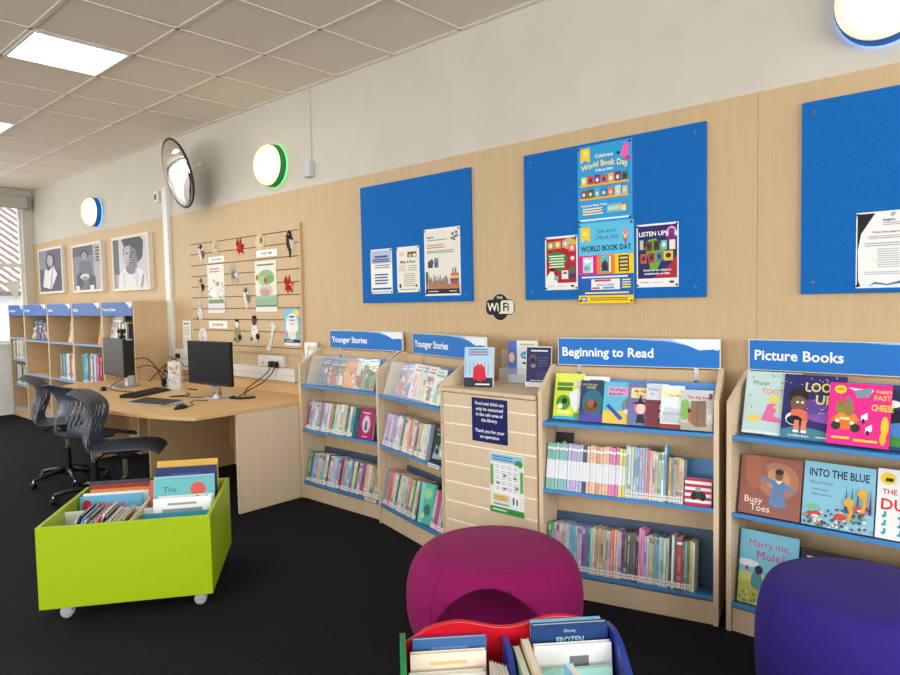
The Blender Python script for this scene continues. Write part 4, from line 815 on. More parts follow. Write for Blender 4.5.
# ---- fourth: Picture Books
u4, M4 = bookcase(-1.045, 2.985, 0, .92, .28, 'Picture Books', 'low wooden bookcase headed Picture Books behind the purple pouf', (.012, .91, .14))
def q1(A):
    A.rect(0, 0, 1, 1, (188, 214, 212)); A.text(.14, .78, 'Mister', .1, (70, 84, 110), 'l', .44); A.text(.3, .645, 'TOOTS', .115, (226, 140, 50), 'l', .9, True)
    for (a, c) in ((.12, .9), (.5, .93), (.66, .83), (.9, .8), (.1, .6), (.14, .42), (.86, .5), (.7, .35)): A.ell(a, c, .015, .012, (70, 90, 120), n=7)
    for i in range(6): A.poly([(.45 + .09 * i, .97), (.5 + .09 * i, .90 + .02 * (i % 3)), (.52 + .09 * i, .905 + .02 * (i % 3)), (.47 + .09 * i, .97)], (150, 170, 180))
    A.ell(.2, .24, .14, .05, (226, 206, 100)); A.poly([(.34, .22), (.44, .48), (.56, .5), (.6, .4), (.56, .3), (.68, .26), (.7, .2), (.5, .2)], (222, 110, 170)); A.ell(.54, .56, .1, .06, (236, 208, 90)); A.poly([(.54, .46), (.7, .42), (.7, .4), (.54, .42)], (236, 208, 90)); A.ell(.85, .36, .12, .08, (206, 222, 226)); A.rect(0, 0, 1, .04, (226, 232, 228))
def q2(A):
    A.rect(0, 0, 1, 1, (44, 40, 104)); A.ell(.8, .42, .5, .16, (130, 84, 170)); A.ell(.45, .5, .3, .12, (96, 66, 150)); A.poly([(0, .12), (.3, .2), (.6, .16), (1, .08), (1, 0), (0, 0)], (70, 130, 150)); rd = random.Random(3)
    for i in range(40): A.ell(rd.random() * .96 + .02, rd.random() * .6 + .38, .008, .007, (240, 240, 250), n=6)
    A.ell(.2, .3, .13, .1, (236, 240, 240)); A.text(.36, .74, 'LOOK', .2, (232, 214, 120), 'l', .56, True); A.text(.54, .55, 'UP!', .2, (232, 214, 120), 'l', .36, True)
    A.ell(.26, .66, .16, .13, (40, 32, 32)); A.ell(.27, .54, .14, .12, (120, 84, 66)); A.poly([(.14, .26), (.16, .44), (.28, .46), (.42, .42), (.44, .26)], (222, 110, 80)); A.ell(.22, .28, .13, .07, (24, 26, 36)); A.rect(.22, .12, .30, .28, (230, 130, 90)); A.rect(.34, .12, .42, .28, (230, 130, 90)); A.rect(.21, .09, .3, .13, (240, 240, 240)); A.rect(.34, .09, .43, .13, (240, 240, 240)); A.ell(.25, .56, .025, .02, (240, 240, 240), n=8); A.ell(.33, .56, .025, .02, (240, 240, 240), n=8)
    A.text(.14, .03, 'by Nathan Bryon', .042, (240, 240, 250), 'l', .36, True); A.lines(.58, .95, .03, .06, 1, (220, 220, 240), .6, .1)
def q3(A):
    A.rect(0, 0, 1, 1, (238, 40, 140)); A.ell(.18, .89, .1, .07, (244, 210, 40)); A.lines(.12, .25, .87, .91, 2, (70, 60, 40)); A.poly([(.3, .93), (.72, .9), (.62, .78)], (226, 214, 226)); A.poly([(.4, .88), (.7, .94), (.66, .8), (.46, .76)], (120, 150, 160))
    A.text(.74, .86, "THERE'S", .065, (246, 206, 50), 'l', .26, True); A.text(.73, .75, 'FAST', .11, (246, 190, 60), 'l', .27, True); A.text(.7, .58, 'CHEESE', .14, (246, 216, 60), 'l', .34, True)
    A.ell(.28, .36, .22, .12, (226, 116, 40)); A.poly([(.08, .42), (.2, .52), (.44, .5), (.52, .4)], (240, 140, 50)); A.ell(.14, .3, .08, .07, (50, 46, 50)); A.ell(.46, .28, .08, .07, (50, 46, 50)); A.ell(.2, .6, .08, .1, (130, 140, 50)); A.ell(.34, .58, .09, .12, (150, 120, 70)); A.poly([(.14, .6), (.2, .8), (.26, .62)], (150, 110, 50)); A.ell(.32, .72, .06, .05, (120, 130, 110)); A.rect(.2, .4, .36, .44, (244, 230, 160)); A.ell(.16, .38, .035, .03, (250, 250, 220)); A.ell(.4, .36, .035, .03, (250, 250, 220))
    for (a, c) in ((.6, .44), (.68, .26)): A.poly([(a - .05, c - .06), (a - .06, c + .04), (a + .04, c + .1), (a + .05, c)], (244, 240, 246)); A.ell(a - .02, c - .04, .03, .04, (40, 36, 50), n=8)
    A.ell(.92, .34, .06, .16, (244, 200, 40)); A.ell(.9, .15, .05, .1, (236, 180, 40)); A.lines(.08, .38, .08, .14, 1, (246, 206, 60), .6, 0); A.lines(.44, .82, .06, .12, 1, (246, 206, 60), .6, 0)
def q4(A):
    A.rect(0, 0, 1, 1, (40, 64, 110)); A.ell(.3, .75, .3, .2, (30, 44, 80)); A.ell(.1, .7, .14, .06, (236, 236, 226)); A.ell(.14, .5, .16, .1, (20, 26, 44)); A.ell(.3, .3, .3, .12, (70, 130, 200)); A.ell(.2, .12, .2, .08, (60, 140, 60)); A.ell(.6, .1, .2, .07, (110, 170, 60)); A.ell(.7, .5, .2, .3, (90, 60, 130)); A.lines(.4, .9, .85, .93, 1, (226, 226, 200))
g4 = 'picture books face-out on the Picture Books case'
def pb(u, v, z, w, h, col, art, lb, t=.010, tl=TL): face_book('book', lb, M4 @ Matrix.Translation((u, v, z + .004)), w, h, t, col, art, group=g4, tilt=tl)
pb(.045, .055, .889, .225, .275, (188, 214, 212), q1, 'pale blue picture book with a pink-dressed figure, top shelf')
pb(.205, .044, .889, .235, .272, (44, 40, 104), q2, 'dark blue starry picture book with orange-suited child, top shelf')
pb(.385, .024, .889, .215, .25, (238, 40, 140), q3, 'bright pink picture book with an orange car, top shelf')
pb(.578, .037, .889, .22, .25, (40, 64, 110), q4, 'dark blue-green picture book cut by the picture edge, top shelf')
def s1(A):
    A.rect(0, 0, 1, 1, (150, 92, 78)); A.ell(.62, .62, .34, .3, (176, 118, 92)); A.ell(.62, .64, .2, .18, (198, 146, 106)); A.poly([(.06, 1), (.1, .6), (.22, .4), (.34, .5), (.36, .6), (.28, 1)], (168, 102, 78)); A.poly([(.3, 1), (.34, .7), (.44, .56), (.46, .66), (.4, 1)], (160, 96, 74))
    A.poly([(.55, .62), (.5, .22), (.62, .16), (.78, .2), (.72, .62)], (96, 130, 170)); A.poly([(.56, .62), (.36, .68), (.34, .63), (.54, .54)], (96, 130, 170)); A.poly([(.7, .62), (.9, .5), (.92, .44), (.7, .52)], (96, 130, 170)); A.ell(.64, .71, .065, .085, (126, 82, 66)); A.ell(.64, .77, .07, .05, (44, 32, 32)); A.poly([(.58, .62), (.64, .56), (.7, .62)], (230, 226, 220)); A.rect(.54, .06, .6, .18, (150, 92, 74)); A.rect(.66, .05, .72, .18, (150, 92, 74))
    A.text(.1, .2, 'Busy', .16, (242, 232, 222), 'l', .34); A.text(.2, .07, 'Toes', .16, (242, 232, 222), 'l', .34)
def s2(A):
    A.rect(0, 0, 1, 1, (136, 194, 216)); A.text(.08, .78, 'INTO THE BLUE', .17, (24, 38, 60), 'l', .84, True); A.text(.1, .66, 'Nicola Davies', .07, (50, 70, 96), 'l', .32); A.text(.14, .56, 'illustrated by', .05, (60, 84, 110), 'l', .22); A.text(.12, .48, 'Abbie Cameron', .06, (50, 70, 96), 'l', .3); rd = random.Random(8)
    for i in range(120): 
        a = rd.random(); A.ell(a * .96 + .02, rd.random() * (.16 + .26 * a) + .02, .025, .025, rd.choice([(60, 50, 110), (170, 160, 120), (90, 110, 90), (226, 222, 200), (120, 70, 110), (70, 130, 130)]), n=6)
    for a in (.62, .7, .78, .86, .95): A.poly([(a - .02, .3), (a + .02, .3), (a, .7)], (66, 56, 120))
    A.ell(.16, .3, .09, .04, (110, 190, 130)); A.ell(.18, .18, .08, .05, (214, 60, 50)); A.ell(.2, .16, .05, .02, (240, 240, 236)); A.ell(.55, .2, .08, .05, (214, 60, 50)); A.ell(.82, .36, .09, .05, (214, 60, 50)); A.ell(.83, .34, .05, .02, (240, 240, 236))
    for (a, c) in ((.66, .3), (.84, .46)): A.ell(a, c + .14, .07, .07, (226, 176, 60)); A.poly([(a - .03, c + .14), (a + .05, c + .12), (a + .07, c), (a + .02, c - .16), (a - .02, c - .14), (a + .01, c)], (220, 166, 50))
def s3(A):
    A.rect(0, 0, 1, 1, (236, 236, 234)); A.ell(.16, .86, .12, .09, (240, 206, 40)); A.rect(.12, .82, .24, .87, (40, 40, 40)); A.text(.08, .64, 'THE DRUM', .1, (206, 46, 30), 'l', .6, True); A.text(.07, .42, 'DUM', .22, (224, 40, 24), 'l', .8, True)
    for i in range(4):
        for j in range(3): A.rect(.12 + .24 * i, .08 + .12 * j, .16 + .24 * i, .15 + .12 * j, (60, 160, 176)); A.ell(.12 + .24 * i, .08 + .12 * j, .035, .022, (60, 160, 176), n=8)
pb(.035, .042, .533, .25, .255, (150, 92, 78), s1, 'brown picture book with blue-dressed child, middle shelf', tl=R(13))
pb(.292, .042, .533, .258, .262, (136, 194, 216), s2, 'light blue picture book with yellow seahorses, middle shelf', tl=R(13))
pb(.556, .042, .533, .22, .27, (236, 236, 234), s3, 'white picture book with large red lettering cut by picture edge', tl=R(13))
def r1(A):
    A.rect(0, 0, 1, 1, (122, 190, 214)); A.rect(0, .0, 1, .36, (176, 190, 90)); A.rect(0, .3, 1, .42, (206, 206, 120)); A.ell(.15, .55, .2, .05, (226, 236, 240)); A.ell(.9, .58, .2, .05, (226, 236, 240)); A.text(.16, .79, 'Marry me,', .13, (206, 40, 90), 'l', .7); A.text(.3, .63, 'Mole?', .16, (206, 40, 90), 'l', .5); A.ell(.32, .33, .1, .13, (70, 150, 150)); A.ell(.35, .48, .07, .06, (50, 36, 60)); A.ell(.14, .48, .03, .03, (206, 40, 70)); rd = random.Random(4)
    for i in range(40): A.ell(rd.random() * .96 + .02, rd.random() * .2 + .02, .025, .02, rd.choice([(230, 226, 170), (110, 140, 60), (226, 170, 90), (150, 110, 70)]), n=6)
def r2(A): A.rect(0, 0, 1, 1, (56, 44, 40)); A.text(.08, .78, 'The Woolly', .17, (206, 222, 220), 'l', .6, True); A.text(.08, .58, 'Bear', .17, (206, 222, 220), 'l', .5, True); A.ell(.8, .6, .16, .2, (150, 50, 70)); A.ell(.4, .3, .2, .2, (110, 84, 64))
def r3(A): A.rect(0, 0, 1, 1, (214, 150, 40)); A.ell(.3, .6, .22, .26, (40, 110, 100)); A.ell(.3, .6, .14, .18, (70, 150, 120)); A.ell(.75, .4, .16, .2, (190, 110, 40))
pb(.035, .036, .129, .24, .32, (122, 190, 214), r1, 'light blue picture book with pink lettering and meadow, bottom shelf', tl=R(10))
pb(.285, .04, .129, .26, .29, (56, 44, 40), r2, 'dark brown landscape picture book behind the purple pouf', tl=R(10))
pb(.56, .04, .129, .24, .28, (214, 150, 40), r3, 'mustard yellow picture book just visible above the purple pouf', tl=R(10))
# ================================================================ tall bookcases at the far left
XB = [-10.90, -10.24, -9.34, -8.50, -7.64, -6.83]
HD = ['Picture Books', 'For Teens', 'Animals', 'Reading', 'Poetry and Jokes']
SHF = [[1.10, .80, .45, .15], [1.08, .63, .15], [1.08, .63, .15], [1.08, .63, .15], [1.08, .63, .15]]
FL = ['tall bookcase nearest the end window, narrowest of the row', 'tall bookcase second from the end window, dark books on top shelf', 'tall bookcase at the middle of the row under the second photograph', 'tall bookcase with blue and pink spines left of the dark monitors', 'tall bookcase at the desk end with plain wooden side']
MF = []
for i in range(5):
    x0, x1 = XB[i], XB[i + 1]; w = x1 - x0; d = .37
    t = tag(empty('bookcase', (x0, 2.90, 0)), FL[i], 'bookcase', 'tall bookcases along the far wall'); MF.append(Matrix.Translation((x0, 2.90, 0)))
    for u in (.001, w - .024):
        m = MB(); m.box(u, u + .023, 0, d, 0, 1.55, 'wood_case'); m.build('side_panel', t, bevel=.0015)
    m = MB(); m.box(.024, w - .024, d - .012, d, 0, 1.54, 'wood_case'); m.build('back_panel', t)
    m = MB(); m.box(.024, w - .024, .004, d - .012, 1.53, 1.55, 'wood_case'); m.build('case_top', t)
    m = MB(); m.box(.024, w - .024, .01, .028, 0, .13, 'wood_case'); m.build('plinth', t)
    for z in SHF[i]:
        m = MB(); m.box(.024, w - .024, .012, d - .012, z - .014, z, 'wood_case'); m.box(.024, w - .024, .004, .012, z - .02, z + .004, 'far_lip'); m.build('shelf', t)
    m = MB(); m.box(.024, w - .024, -.004, .004, 1.405, 1.545, (56, 104, 176)); A = Art(m, (.024, -.004, 1.405), w - .048, .14, eps=.0008)
    A.poly([(.78, 1), (.9, .7), (.92, .5), (.96, .68), (1, .6), (1, 1)], (214, 226, 240)); A.text(.05, .36, HD[i], .34, (240, 244, 250), 'l', .6, True); m.build('header_sign', t)
def far_row(i, u0, z, spec, row, h0=.22, lean=0.0):
    nm = ['first', 'second', 'third', 'fourth', 'fifth'][i]
    spine_row(MF[i], u0, z, .016, spec, '%s, %s tall bookcase' % (row, nm), 'spines in the %s tall bookcase' % nm, h0, .18, lean, .012, seed=50 + i * 7 + int(z * 10), adj='upright', back=0)
far_row(0, .08, .80, [('pale green', 1, .05), ('olive', 1, .05), ('charcoal', 1, .05), ('white', 1, .06), ('coral', 1, .07), ('pale grey', 1, .06), ('tan', 1, .06), ('mint', 1, .06)], 'on the second shelf', .27, R(4))
far_row(0, .14, .45, [('charcoal', 1, .05), ('white', 1, .06), ('coral', 1, .05), ('pale pink', 1, .06), ('navy', 1, .05), ('sky blue', 1, .06), ('pale green', 1, .05)], 'on the third shelf', .27, R(4))
def flatb(i, u, z, w, h, col, seed, lb, cols=((200, 200, 210), (80, 90, 120), (226, 190, 120)), v=.14, tl=R(9)):
    v = v * .4 - .03
    face_book('book', lb, MF[i] @ Matrix.Translation((u, v, z + .004)), w, h, .02, col, blobs(col, list(cols), None, tuple(min(255, c + 90) for c in col), seed=seed), tilt=tl)
flatb(1, .10, 1.081, .20, .27, (60, 80, 60), 31, 'dark green book, first on the top shelf of second tall bookcase', v=.20)
flatb(1, .28, 1.081, .24, .27, (40, 44, 74), 32, 'navy cover-out book on the top shelf of second tall bookcase', v=.17)
flatb(1, .54, 1.081, .17, .24, (60, 62, 74), 33, 'charcoal cover-out book on the top shelf of second tall bookcase', v=.15)
flatb(1, .72, 1.081, .15, .22, (100, 80, 90), 34, 'mauve cover-out book at the end of second tall bookcase', v=.13)
flatb(2, .60, 1.081, .17, .27, (190, 150, 120), 35, 'peach cover-out book on the top shelf of middle tall bookcase', v=.14)
far_row(2, .33, .631, [('olive', 1, .05), ('charcoal', 1, .05), ('sky blue', 2, .05), ('cream', 1, .06), ('pale grey', 1, .05), ('brown', 1, .05), ('orange', 1, .05), ('white', 1, .05)], 'on the lower shelf', .31, R(3))
flatb(3, .66, 1.081, .16, .26, (206, 150, 60), 36, 'amber cover-out book on the top shelf of fourth tall bookcase', ((90, 140, 70), (190, 80, 50)), v=.14)
far_row(3, .20, .631, [('teal', 1, .05), ('sky blue', 2, .055), ('navy', 1, .03), ('olive', 1, .05), ('cream', 1, .06), ('purple', 1, .05), ('pale grey', 1, .06), ('green', 1, .02), ('magenta', 1, .07), ('crimson', 1, .06)], 'on the lower shelf', .33, R(2))
flatb(4, .04, 1.081, .28, .32, (206, 196, 196), 37, 'large pale cover-out book on the top shelf of last tall bookcase', ((170, 130, 140), (226, 220, 220)), v=.2)
far_row(4, .36, 1.081, [('crimson', 1, .05), ('white', 1, .03), ('charcoal', 1, .04), ('white', 1, .04), ('green', 1, .04), ('yellow', 1, .03), ('black', 1, .05)], 'on the top shelf', .25)
far_row(2, .30, .151, [('pale blue', 1, .05), ('white', 1, .05), ('coral', 1, .06), ('orange', 2, .06), ('pale green', 1, .05), ('cream', 1, .05), ('pale grey', 1, .05)], 'on the lowest shelf', .32, R(3))
far_row(3, .06, .151, [('orange', 2, .06), ('cream', 1, .05), ('pale green', 1, .06), ('pale blue', 1, .05), ('white', 1, .05), ('tan', 1, .05)], 'on the lowest shelf', .30, R(3))

# ================================================================ long curved computer desk
t = tag(empty('computer_desk', (-5.7, 2.6, 0)), 'long wooden computer desk with curved front along the wall', 'desk')
front = [(-4.276, 2.18), (-4.45, 2.105), (-4.64, 2.045), (-4.9, 1.985), (-5.16, 1.95), (-5.45, 1.935), (-5.75, 1.945), (-6.05, 1.98), (-6.4, 2.05), (-6.7, 2.12), (-6.95, 2.2), (-7.14, 2.32), (-7.24, 2.5), (-7.22, 2.7), (-7.12, 2.86), (-6.82, 2.88), (-6.82, 3.275), (-4.276, 3.275)]
m = MB(); m.prism([(a + 5.7, c - 2.6) for a, c in front], 'z', .718, .745, 'wood_desk'); m.build('desktop', t, bevel=.004)
for x, nm in ((-4.292, 0), (-5.70, 1), (-7.0, 2)):
    y0 = 2.50; y1 = 3.27 if nm < 2 else 2.87
    m = MB(); m.box(x + 5.7 - .013, x + 5.7 + .013, y0 - 2.6, y1 - 2.6, 0, .718, 'wood_light' if nm == 0 else 'wood_shade'); m.build('end_panel', t, bevel=.002)
m = MB(); m.box(-6.8 + 5.7, -4.3 + 5.7, .64, .66, .18, .718, 'wood_shade'); m.build('modesty_panel', t)
m = MB(); m.box(-6.74 + 5.7, -4.276 + 5.7, .655, .675, .745, .842, 'wood_desk'); m.build('back_upstand', t, bevel=.002)

# wall power: trunking and sockets
t = tag(empty('dado_trunking', (-5.2, PY, .9)), 'white plastic cable trunking running along the wall above the desk', 'trunking')
m = MB(); m.box(-1.5, .585, -.045, 0, -.053, .055, 'whiteplastic'); m.build('trunking_body', t, bevel=.004)
m = MB(); m.box(-1.5, .585, -.047, -.045, -.004, .0, (196, 196, 192)); m.build('cover_seam', t)
m = MB(); m.box(.34, .40, -.049, -.045, -.045, .045, (236, 236, 232)); m.build('blank_plate', t)
def socket(x, lb):
    t = tag(empty('wall_socket', (x, PY, .985)), lb, 'socket', 'white wall sockets')
    m = MB(); m.box(-.19, .19, -.04, 0, -.025, .07, 'whiteplastic'); m.build('socket_box', t, bevel=.005)
    for a in (-.11, .08):
        m = MB(); m.box(a - .012, a + .012, -.044, -.04, .035, .055, (240, 240, 238)); m.build('switch', t)
        m = MB(); m.box(a - .006, a + .006, -.0408, -.04, -.008, .012, (60, 60, 60)); m.build('socket_hole', t)
socket(-4.97, 'white double wall socket above the desk beside the slatted board'); socket(-5.80, 'white wall socket half hidden behind the dark monitor'); socket(-6.53, 'white wall socket beside the tall trunking with one black plug')
def plug(x, z, cord, lb):
    t = tag(empty('power_plug', (x, PY - .041, z)), lb, 'plug', 'black power plugs')
    m = MB(); m.prism([(-.024, -.026), (.024, -.026), (.026, .0), (.02, .026), (-.02, .026), (-.026, 0)], 'y', -.032, 0, 'blackplastic'); m.build('plug_body', t, bevel=.004)
    m = MB(); m.tube([(p[0] - x, p[1] - (PY - .041), p[2] - z) for p in cord], .0045, 'blackplastic', 6); m.build('cord', t, smooth=True)
plug(-4.93, .985, [(-4.93, 3.215, .965), (-4.93, 3.19, .92), (-4.97, 3.13, .86), (-5.02, 3.05, .80), (-5.0, 3.0, .757), (-4.93, 2.97, .752)], 'black plug in the double socket, the one nearer the monitor')
plug(-4.86, .985, [(-4.86, 3.215, .965), (-4.86, 3.18, .91), (-4.90, 3.12, .84), (-4.96, 3.04, .79), (-4.93, 2.93, .755), (-4.88, 2.88, .752)], 'black plug in the double socket, the one nearer the bookcases')
plug(-6.60, .985, [(-6.60, 3.215, .965), (-6.60, 3.15, .93), (-6.66, 3.08, .88), (-6.62, 3.0, .82), (-6.6, 2.92, .757)], 'black plug in the socket beside the tall trunking')

# monitors
def monitor(x, y, rz, cx, lb, w=.60, sm='screen', deep=False):
    t = tag(empty('computer_monitor', (x, y, .7455), rz), lb, 'monitor', 'black flat-screen monitors')
    h = .355; z0 = .105
    m = MB(); m.box(cx - w / 2, cx + w / 2, -.075, -.045, z0, z0 + h, 'blackplastic'); m.box(cx - w * (.45 if deep else .32), cx + w * (.45 if deep else .32), -.045, .03 if deep else -.022, z0 + (.015 if deep else .05), z0 + h - (.02 if deep else .06), 'blackplastic'); m.build('monitor_housing', t, bevel=.003)
    m = MB(); m.box(cx - w / 2 + .008, cx + w / 2 - .008, -.0765, -.075, z0 + .018, z0 + h - .008, sm); m.build('screen', t)
    m = MB(); m.box(cx - .035, cx + .035, .03 if deep else -.022, .095 if deep else .018, .004, z0 + (.34 if deep else .26), 'satin' if deep else 'chrome'); m.build('stand_column', t, bevel=.004)
    m = MB(); m.box(cx - .13, cx + .13, -.10, .12 if deep else .10, 0, .008, 'satin'); m.build('stand_base', t, bevel=.003)
    m = MB(); m.box(cx - .02, cx + .02, -.075, -.05, z0 - .008, z0, (150, 152, 156)); m.build('badge_tab', t)
    return t
monitor(-5.07, 2.80, R(4), 0, 'black flat-screen monitor facing the room on the desk below the slatted board')
monitor(-6.53, 2.64, R(-4), 0, 'dark monitor seen from its side in front of the tall bookcases', .56, 'grey_screen', True)

def keyboard(x, y, rz, lb, tiltx, c, w=.44, d=.15, key=(58, 58, 62), z=.746, hinge=0.0):
    t = tag(empty('keyboard', (x, y, z), rz), lb, 'keyboard', 'keyboards on the desk'); t.rotation_euler = (tiltx, hinge, rz)
    m = MB('plastic'); m.prism([(-d / 2, 0), (d / 2, 0), (d / 2, .026), (-d / 2, .012)], 'x', -w / 2, w / 2, c); m.build('keyboard_body', t, bevel=.002)
    m = MB('plastic')
    for r_ in range(5):
        for k_ in range(15 if r_ else 15):
            if r_ == 0 and 4 <= k_ <= 9:
                if k_ != 4: continue
                a, e = -w / 2 + .012 + 4 * (w - .024) / 15, -w / 2 + .012 + 10 * (w - .024) / 15
            else: a = -w / 2 + .012 + k_ * (w - .024) / 15; e = a + (w - .024) / 15
            y0 = -d / 2 + .012 + r_ * (d - .024) / 5; y1 = y0 + (d - .024) / 5; zz = .012 + .014 * (r_ + .5) / 5
            m.box(a + .001, e - .0015, y0 + .001, y1 - .0015, zz, zz + .006, key)
    m.build('keys', t)
keyboard(-5.13, 2.31, R(13), 'silver-edged keyboard with dark keys lying by the curved desk front', 0, (166, 168, 174), .42, .19, (52, 54, 60))
keyboard(-5.76, 2.52, R(120), 'black keyboard lying slantwise between the two monitors', 0, (24, 24, 26), .48, .15, (34, 34, 36))
def mouse(x, y, rz, lb, cord):
    t = tag(empty('computer_mouse', (x, y, .7455), rz), lb, 'mouse', 'black computer mice')
    m = MB('plastic'); n = 12; rows = []
    for i in range(n + 1):
        a = i / n; yy = -.055 + .11 * a; hw = .031 * math.sin(PI * min(1, max(0, .08 + .84 * a))) ** .5; hh = .036 * math.sin(PI * (.06 + .8 * a)) ** .7
        rows.append([(hw * math.cos(PI * j / 8), yy, max(0.0, hh * math.sin(PI * j / 8))) for j in range(9)])
    b = len(m.v)
    for r_ in rows: m.v += r_
    for i in range(n):
        for j in range(8): m._add((b + i * 9 + j, b + i * 9 + j + 1, b + (i + 1) * 9 + j + 1, b + (i + 1) * 9 + j), (22, 24, 30))
    m._add([b + j for j in range(9)], (22, 24, 30)); m._add([b + n * 9 + j for j in range(9)], (22, 24, 30)); m.build('mouse_body', t, smooth=True)
    m = MB('plastic'); m.box(-.003, .003, .015, .035, .025, .034, (150, 152, 160)); m.build('scroll_wheel', t)
    ca, sa = math.cos(-rz), math.sin(-rz)
    m = MB(); m.tube([((p[0] - x) * ca - (p[1] - y) * sa, (p[0] - x) * sa + (p[1] - y) * ca, .004 + (p[2] if len(p) > 2 else 0)) for p in cord], .0028, 'blackplastic', 5); m.build('cord', t, smooth=True)
mouse(-4.72, 2.31, R(20), 'black computer mouse beside the silver-edged keyboard', [(-4.74, 2.365), (-4.80, 2.45), (-4.95, 2.50), (-5.02, 2.58), (-4.9, 2.62), (-4.96, 2.65)])
mouse(-6.37, 2.40, R(70), 'black computer mouse beside the chair-end monitor', [(-6.425, 2.42), (-6.55, 2.44), (-6.62, 2.49), (-6.52, 2.51)])
def cable(pts, lb, r=.004):
    P_ = [Vector(p) for p in pts]; out = []
    for i in range(len(P_) - 1):
        p0, p1, p2, p3 = P_[max(0, i - 1)], P_[i], P_[i + 1], P_[min(len(P_) - 1, i + 2)]
        for k_ in range(6):
            s = k_ / 6; out.append(.5 * ((2 * p1) + (p2 - p0) * s + (2 * p0 - 5 * p1 + 4 * p2 - p3) * s * s + (3 * p1 - p0 - 3 * p2 + p3) * s ** 3))
    out.append(P_[-1]); m = MB(); m.tube(out, r, 'blackplastic', 6); o = m.build('cable', smooth=True); tag(o, lb, 'cable', 'black cables on the desk')
cable([(-4.98, 2.72, .80), (-5.06, 2.74, .76), (-5.16, 2.66, .752), (-5.3, 2.62, .751), (-5.4, 2.55, .751), (-5.36, 2.7, .751), (-5.5, 2.75, .751)], 'black cable trailing from the monitor that faces the room toward the keyboards')
cable([(-4.91, 2.86, .7545), (-4.88, 2.80, .7545), (-4.83, 2.80, .7545), (-4.76, 2.84, .7545), (-4.72, 2.93, .7545)], 'thick black cable coiled behind the room-facing monitor base', .008)
cable([(-6.36, 2.68, 1.0), (-6.2, 2.72, 1.02), (-6.1, 2.78, .92), (-6.12, 2.84, .76)], 'black cable looping from the side-on monitor, highest loop')
cable([(-6.36, 2.70, .92), (-6.22, 2.76, .95), (-6.08, 2.84, .86), (-6.2, 2.9, .756)], 'black cable looping from the side-on monitor, lower loop')
cable([(-6.12, 2.84, .76), (-6.14, 2.85, .88), (-6.06, 2.9, 1.0), (-5.98, 2.95, .97), (-5.96, 3.0, .93), (-5.7, 3.18, .93)], 'black cable rising to the wall trunking behind the desk')
cable([(-6.10, 2.86, .752), (-5.96, 2.9, .85), (-5.84, 3.0, .87), (-5.7, 3.17, .88)], 'black cable sagging below the trunking behind the desk')
cable([(-6.08, 2.88, .752), (-5.95, 2.86, .80), (-5.80, 2.95, .82), (-5.62, 3.17, .87)], 'lowest black cable running from the cable bundle to the trunking')
cable([(-6.46, 2.62, .82), (-6.5, 2.55, .78), (-6.42, 2.48, .752), (-6.2, 2.45, .751), (-5.95, 2.5, .751)], 'thin black cable in front of the side-on monitor')
m = MB(); rd = random.Random(2)
for i in range(7):
    a = i * .9; m.tube([(math.cos(a) * .05, math.sin(a) * .05, .01 + .012 * i), (math.cos(a + 2) * .055, math.sin(a + 2) * .05, .02 + .014 * i), (math.cos(a + 4) * .05, math.sin(a + 4) * .055, .03 + .02 * i)], .010, 'blackplastic', 6)
m.box(-.05, .05, -.03, .03, 0, .03, 'blackplastic'); tag(m.build('cable_bundle', loc=(-6.10, 2.87, .7455)), 'tangled heap of black cable and adaptor between monitors', 'cable')
m = MB('plastic'); m.tube([(0, 0, .006), (.10, .03, .006)], .005, (20, 20, 22), 8); tag(m.build('pen', loc=(-5.72, 2.88, .7455)), 'black pen lying on the desk beside the room-facing monitor', 'pen')
# small equipment on top of the side-on monitor: webcam
t = tag(empty('webcam', (-6.36, 2.585, 1.206), R(-4)), 'small black webcam clipped on top of the side-on monitor', 'webcam')
m = MB(); m.box(-.03, .03, -.03, .02, .0, .03, 'blackplastic'); m.box(-.012, .012, -.012, .012, .03, .05, 'blackplastic'); m.build('clip', t, bevel=.004)
m = MB(); m.box(-.045, .045, -.03, .025, .048, .088, 'blackplastic'); m.build('camera_body', t, bevel=.01)
m = MB(); m.lathe([(.016, 0), (.016, .006), (.0, .008)], 'screen', 16, Matrix.Translation((0, -.03, .068)) @ Matrix.Rotation(R(90), 4, 'X')); m.build('lens', t)

# acrylic leaflet holders at the back of the desk
def toy(A):
    A.rect(0, 0, 1, 1, (216, 208, 196)); rd = random.Random(6)
    for i in range(22): A.ell(rd.uniform(.12, .88), rd.uniform(.1, .9), rd.uniform(.06, .14), rd.uniform(.03, .06), rd.choice([(196, 150, 140), (160, 166, 150), (150, 146, 146), (232, 228, 222), (206, 190, 160)]), n=8)
holder('leaflet_holder', -5.80, 2.80, .7455, R(35), .13, .27, 'tall clear leaflet holder standing on the desk beside the room-facing monitor', None, None)
leaf('speckled pale leaflet in the tall clear holder on the desk', -5.794, 2.789, .7495, R(35), .115, .25, toy, 0)
holder('leaflet_holder', -6.46, 3.13, .7455, R(20), .18, .24, 'clear leaflet holder against the wall beside the tall trunking', None, None)
def fl2(A):
    A.rect(0, 0, 1, 1, (206, 176, 150)); A.ell(.4, .6, .3, .28, (196, 110, 120)); A.ell(.62, .4, .24, .2, (110, 70, 80)); A.ell(.4, .8, .2, .1, (226, 216, 206)); A.rect(.1, .05, .9, .2, (220, 214, 206))
leaf('dusky pink leaflet in the clear holder beside the tall trunking', -6.456, 3.117, .7495, R(20), .15, .21, fl2, 0, (206, 176, 150))
def glx(A): A.rect(.04, .04, .96, .96, (240, 240, 236)); A.poly([(.1, .1), (.4, .9), (.5, .9), (.2, .1)], (206, 200, 190)); A.poly([(.5, .2), (.9, .9), (.96, .8), (.6, .1)], (190, 196, 186)); A.lines(.2, .8, .6, .8, 2, (150, 160, 150))
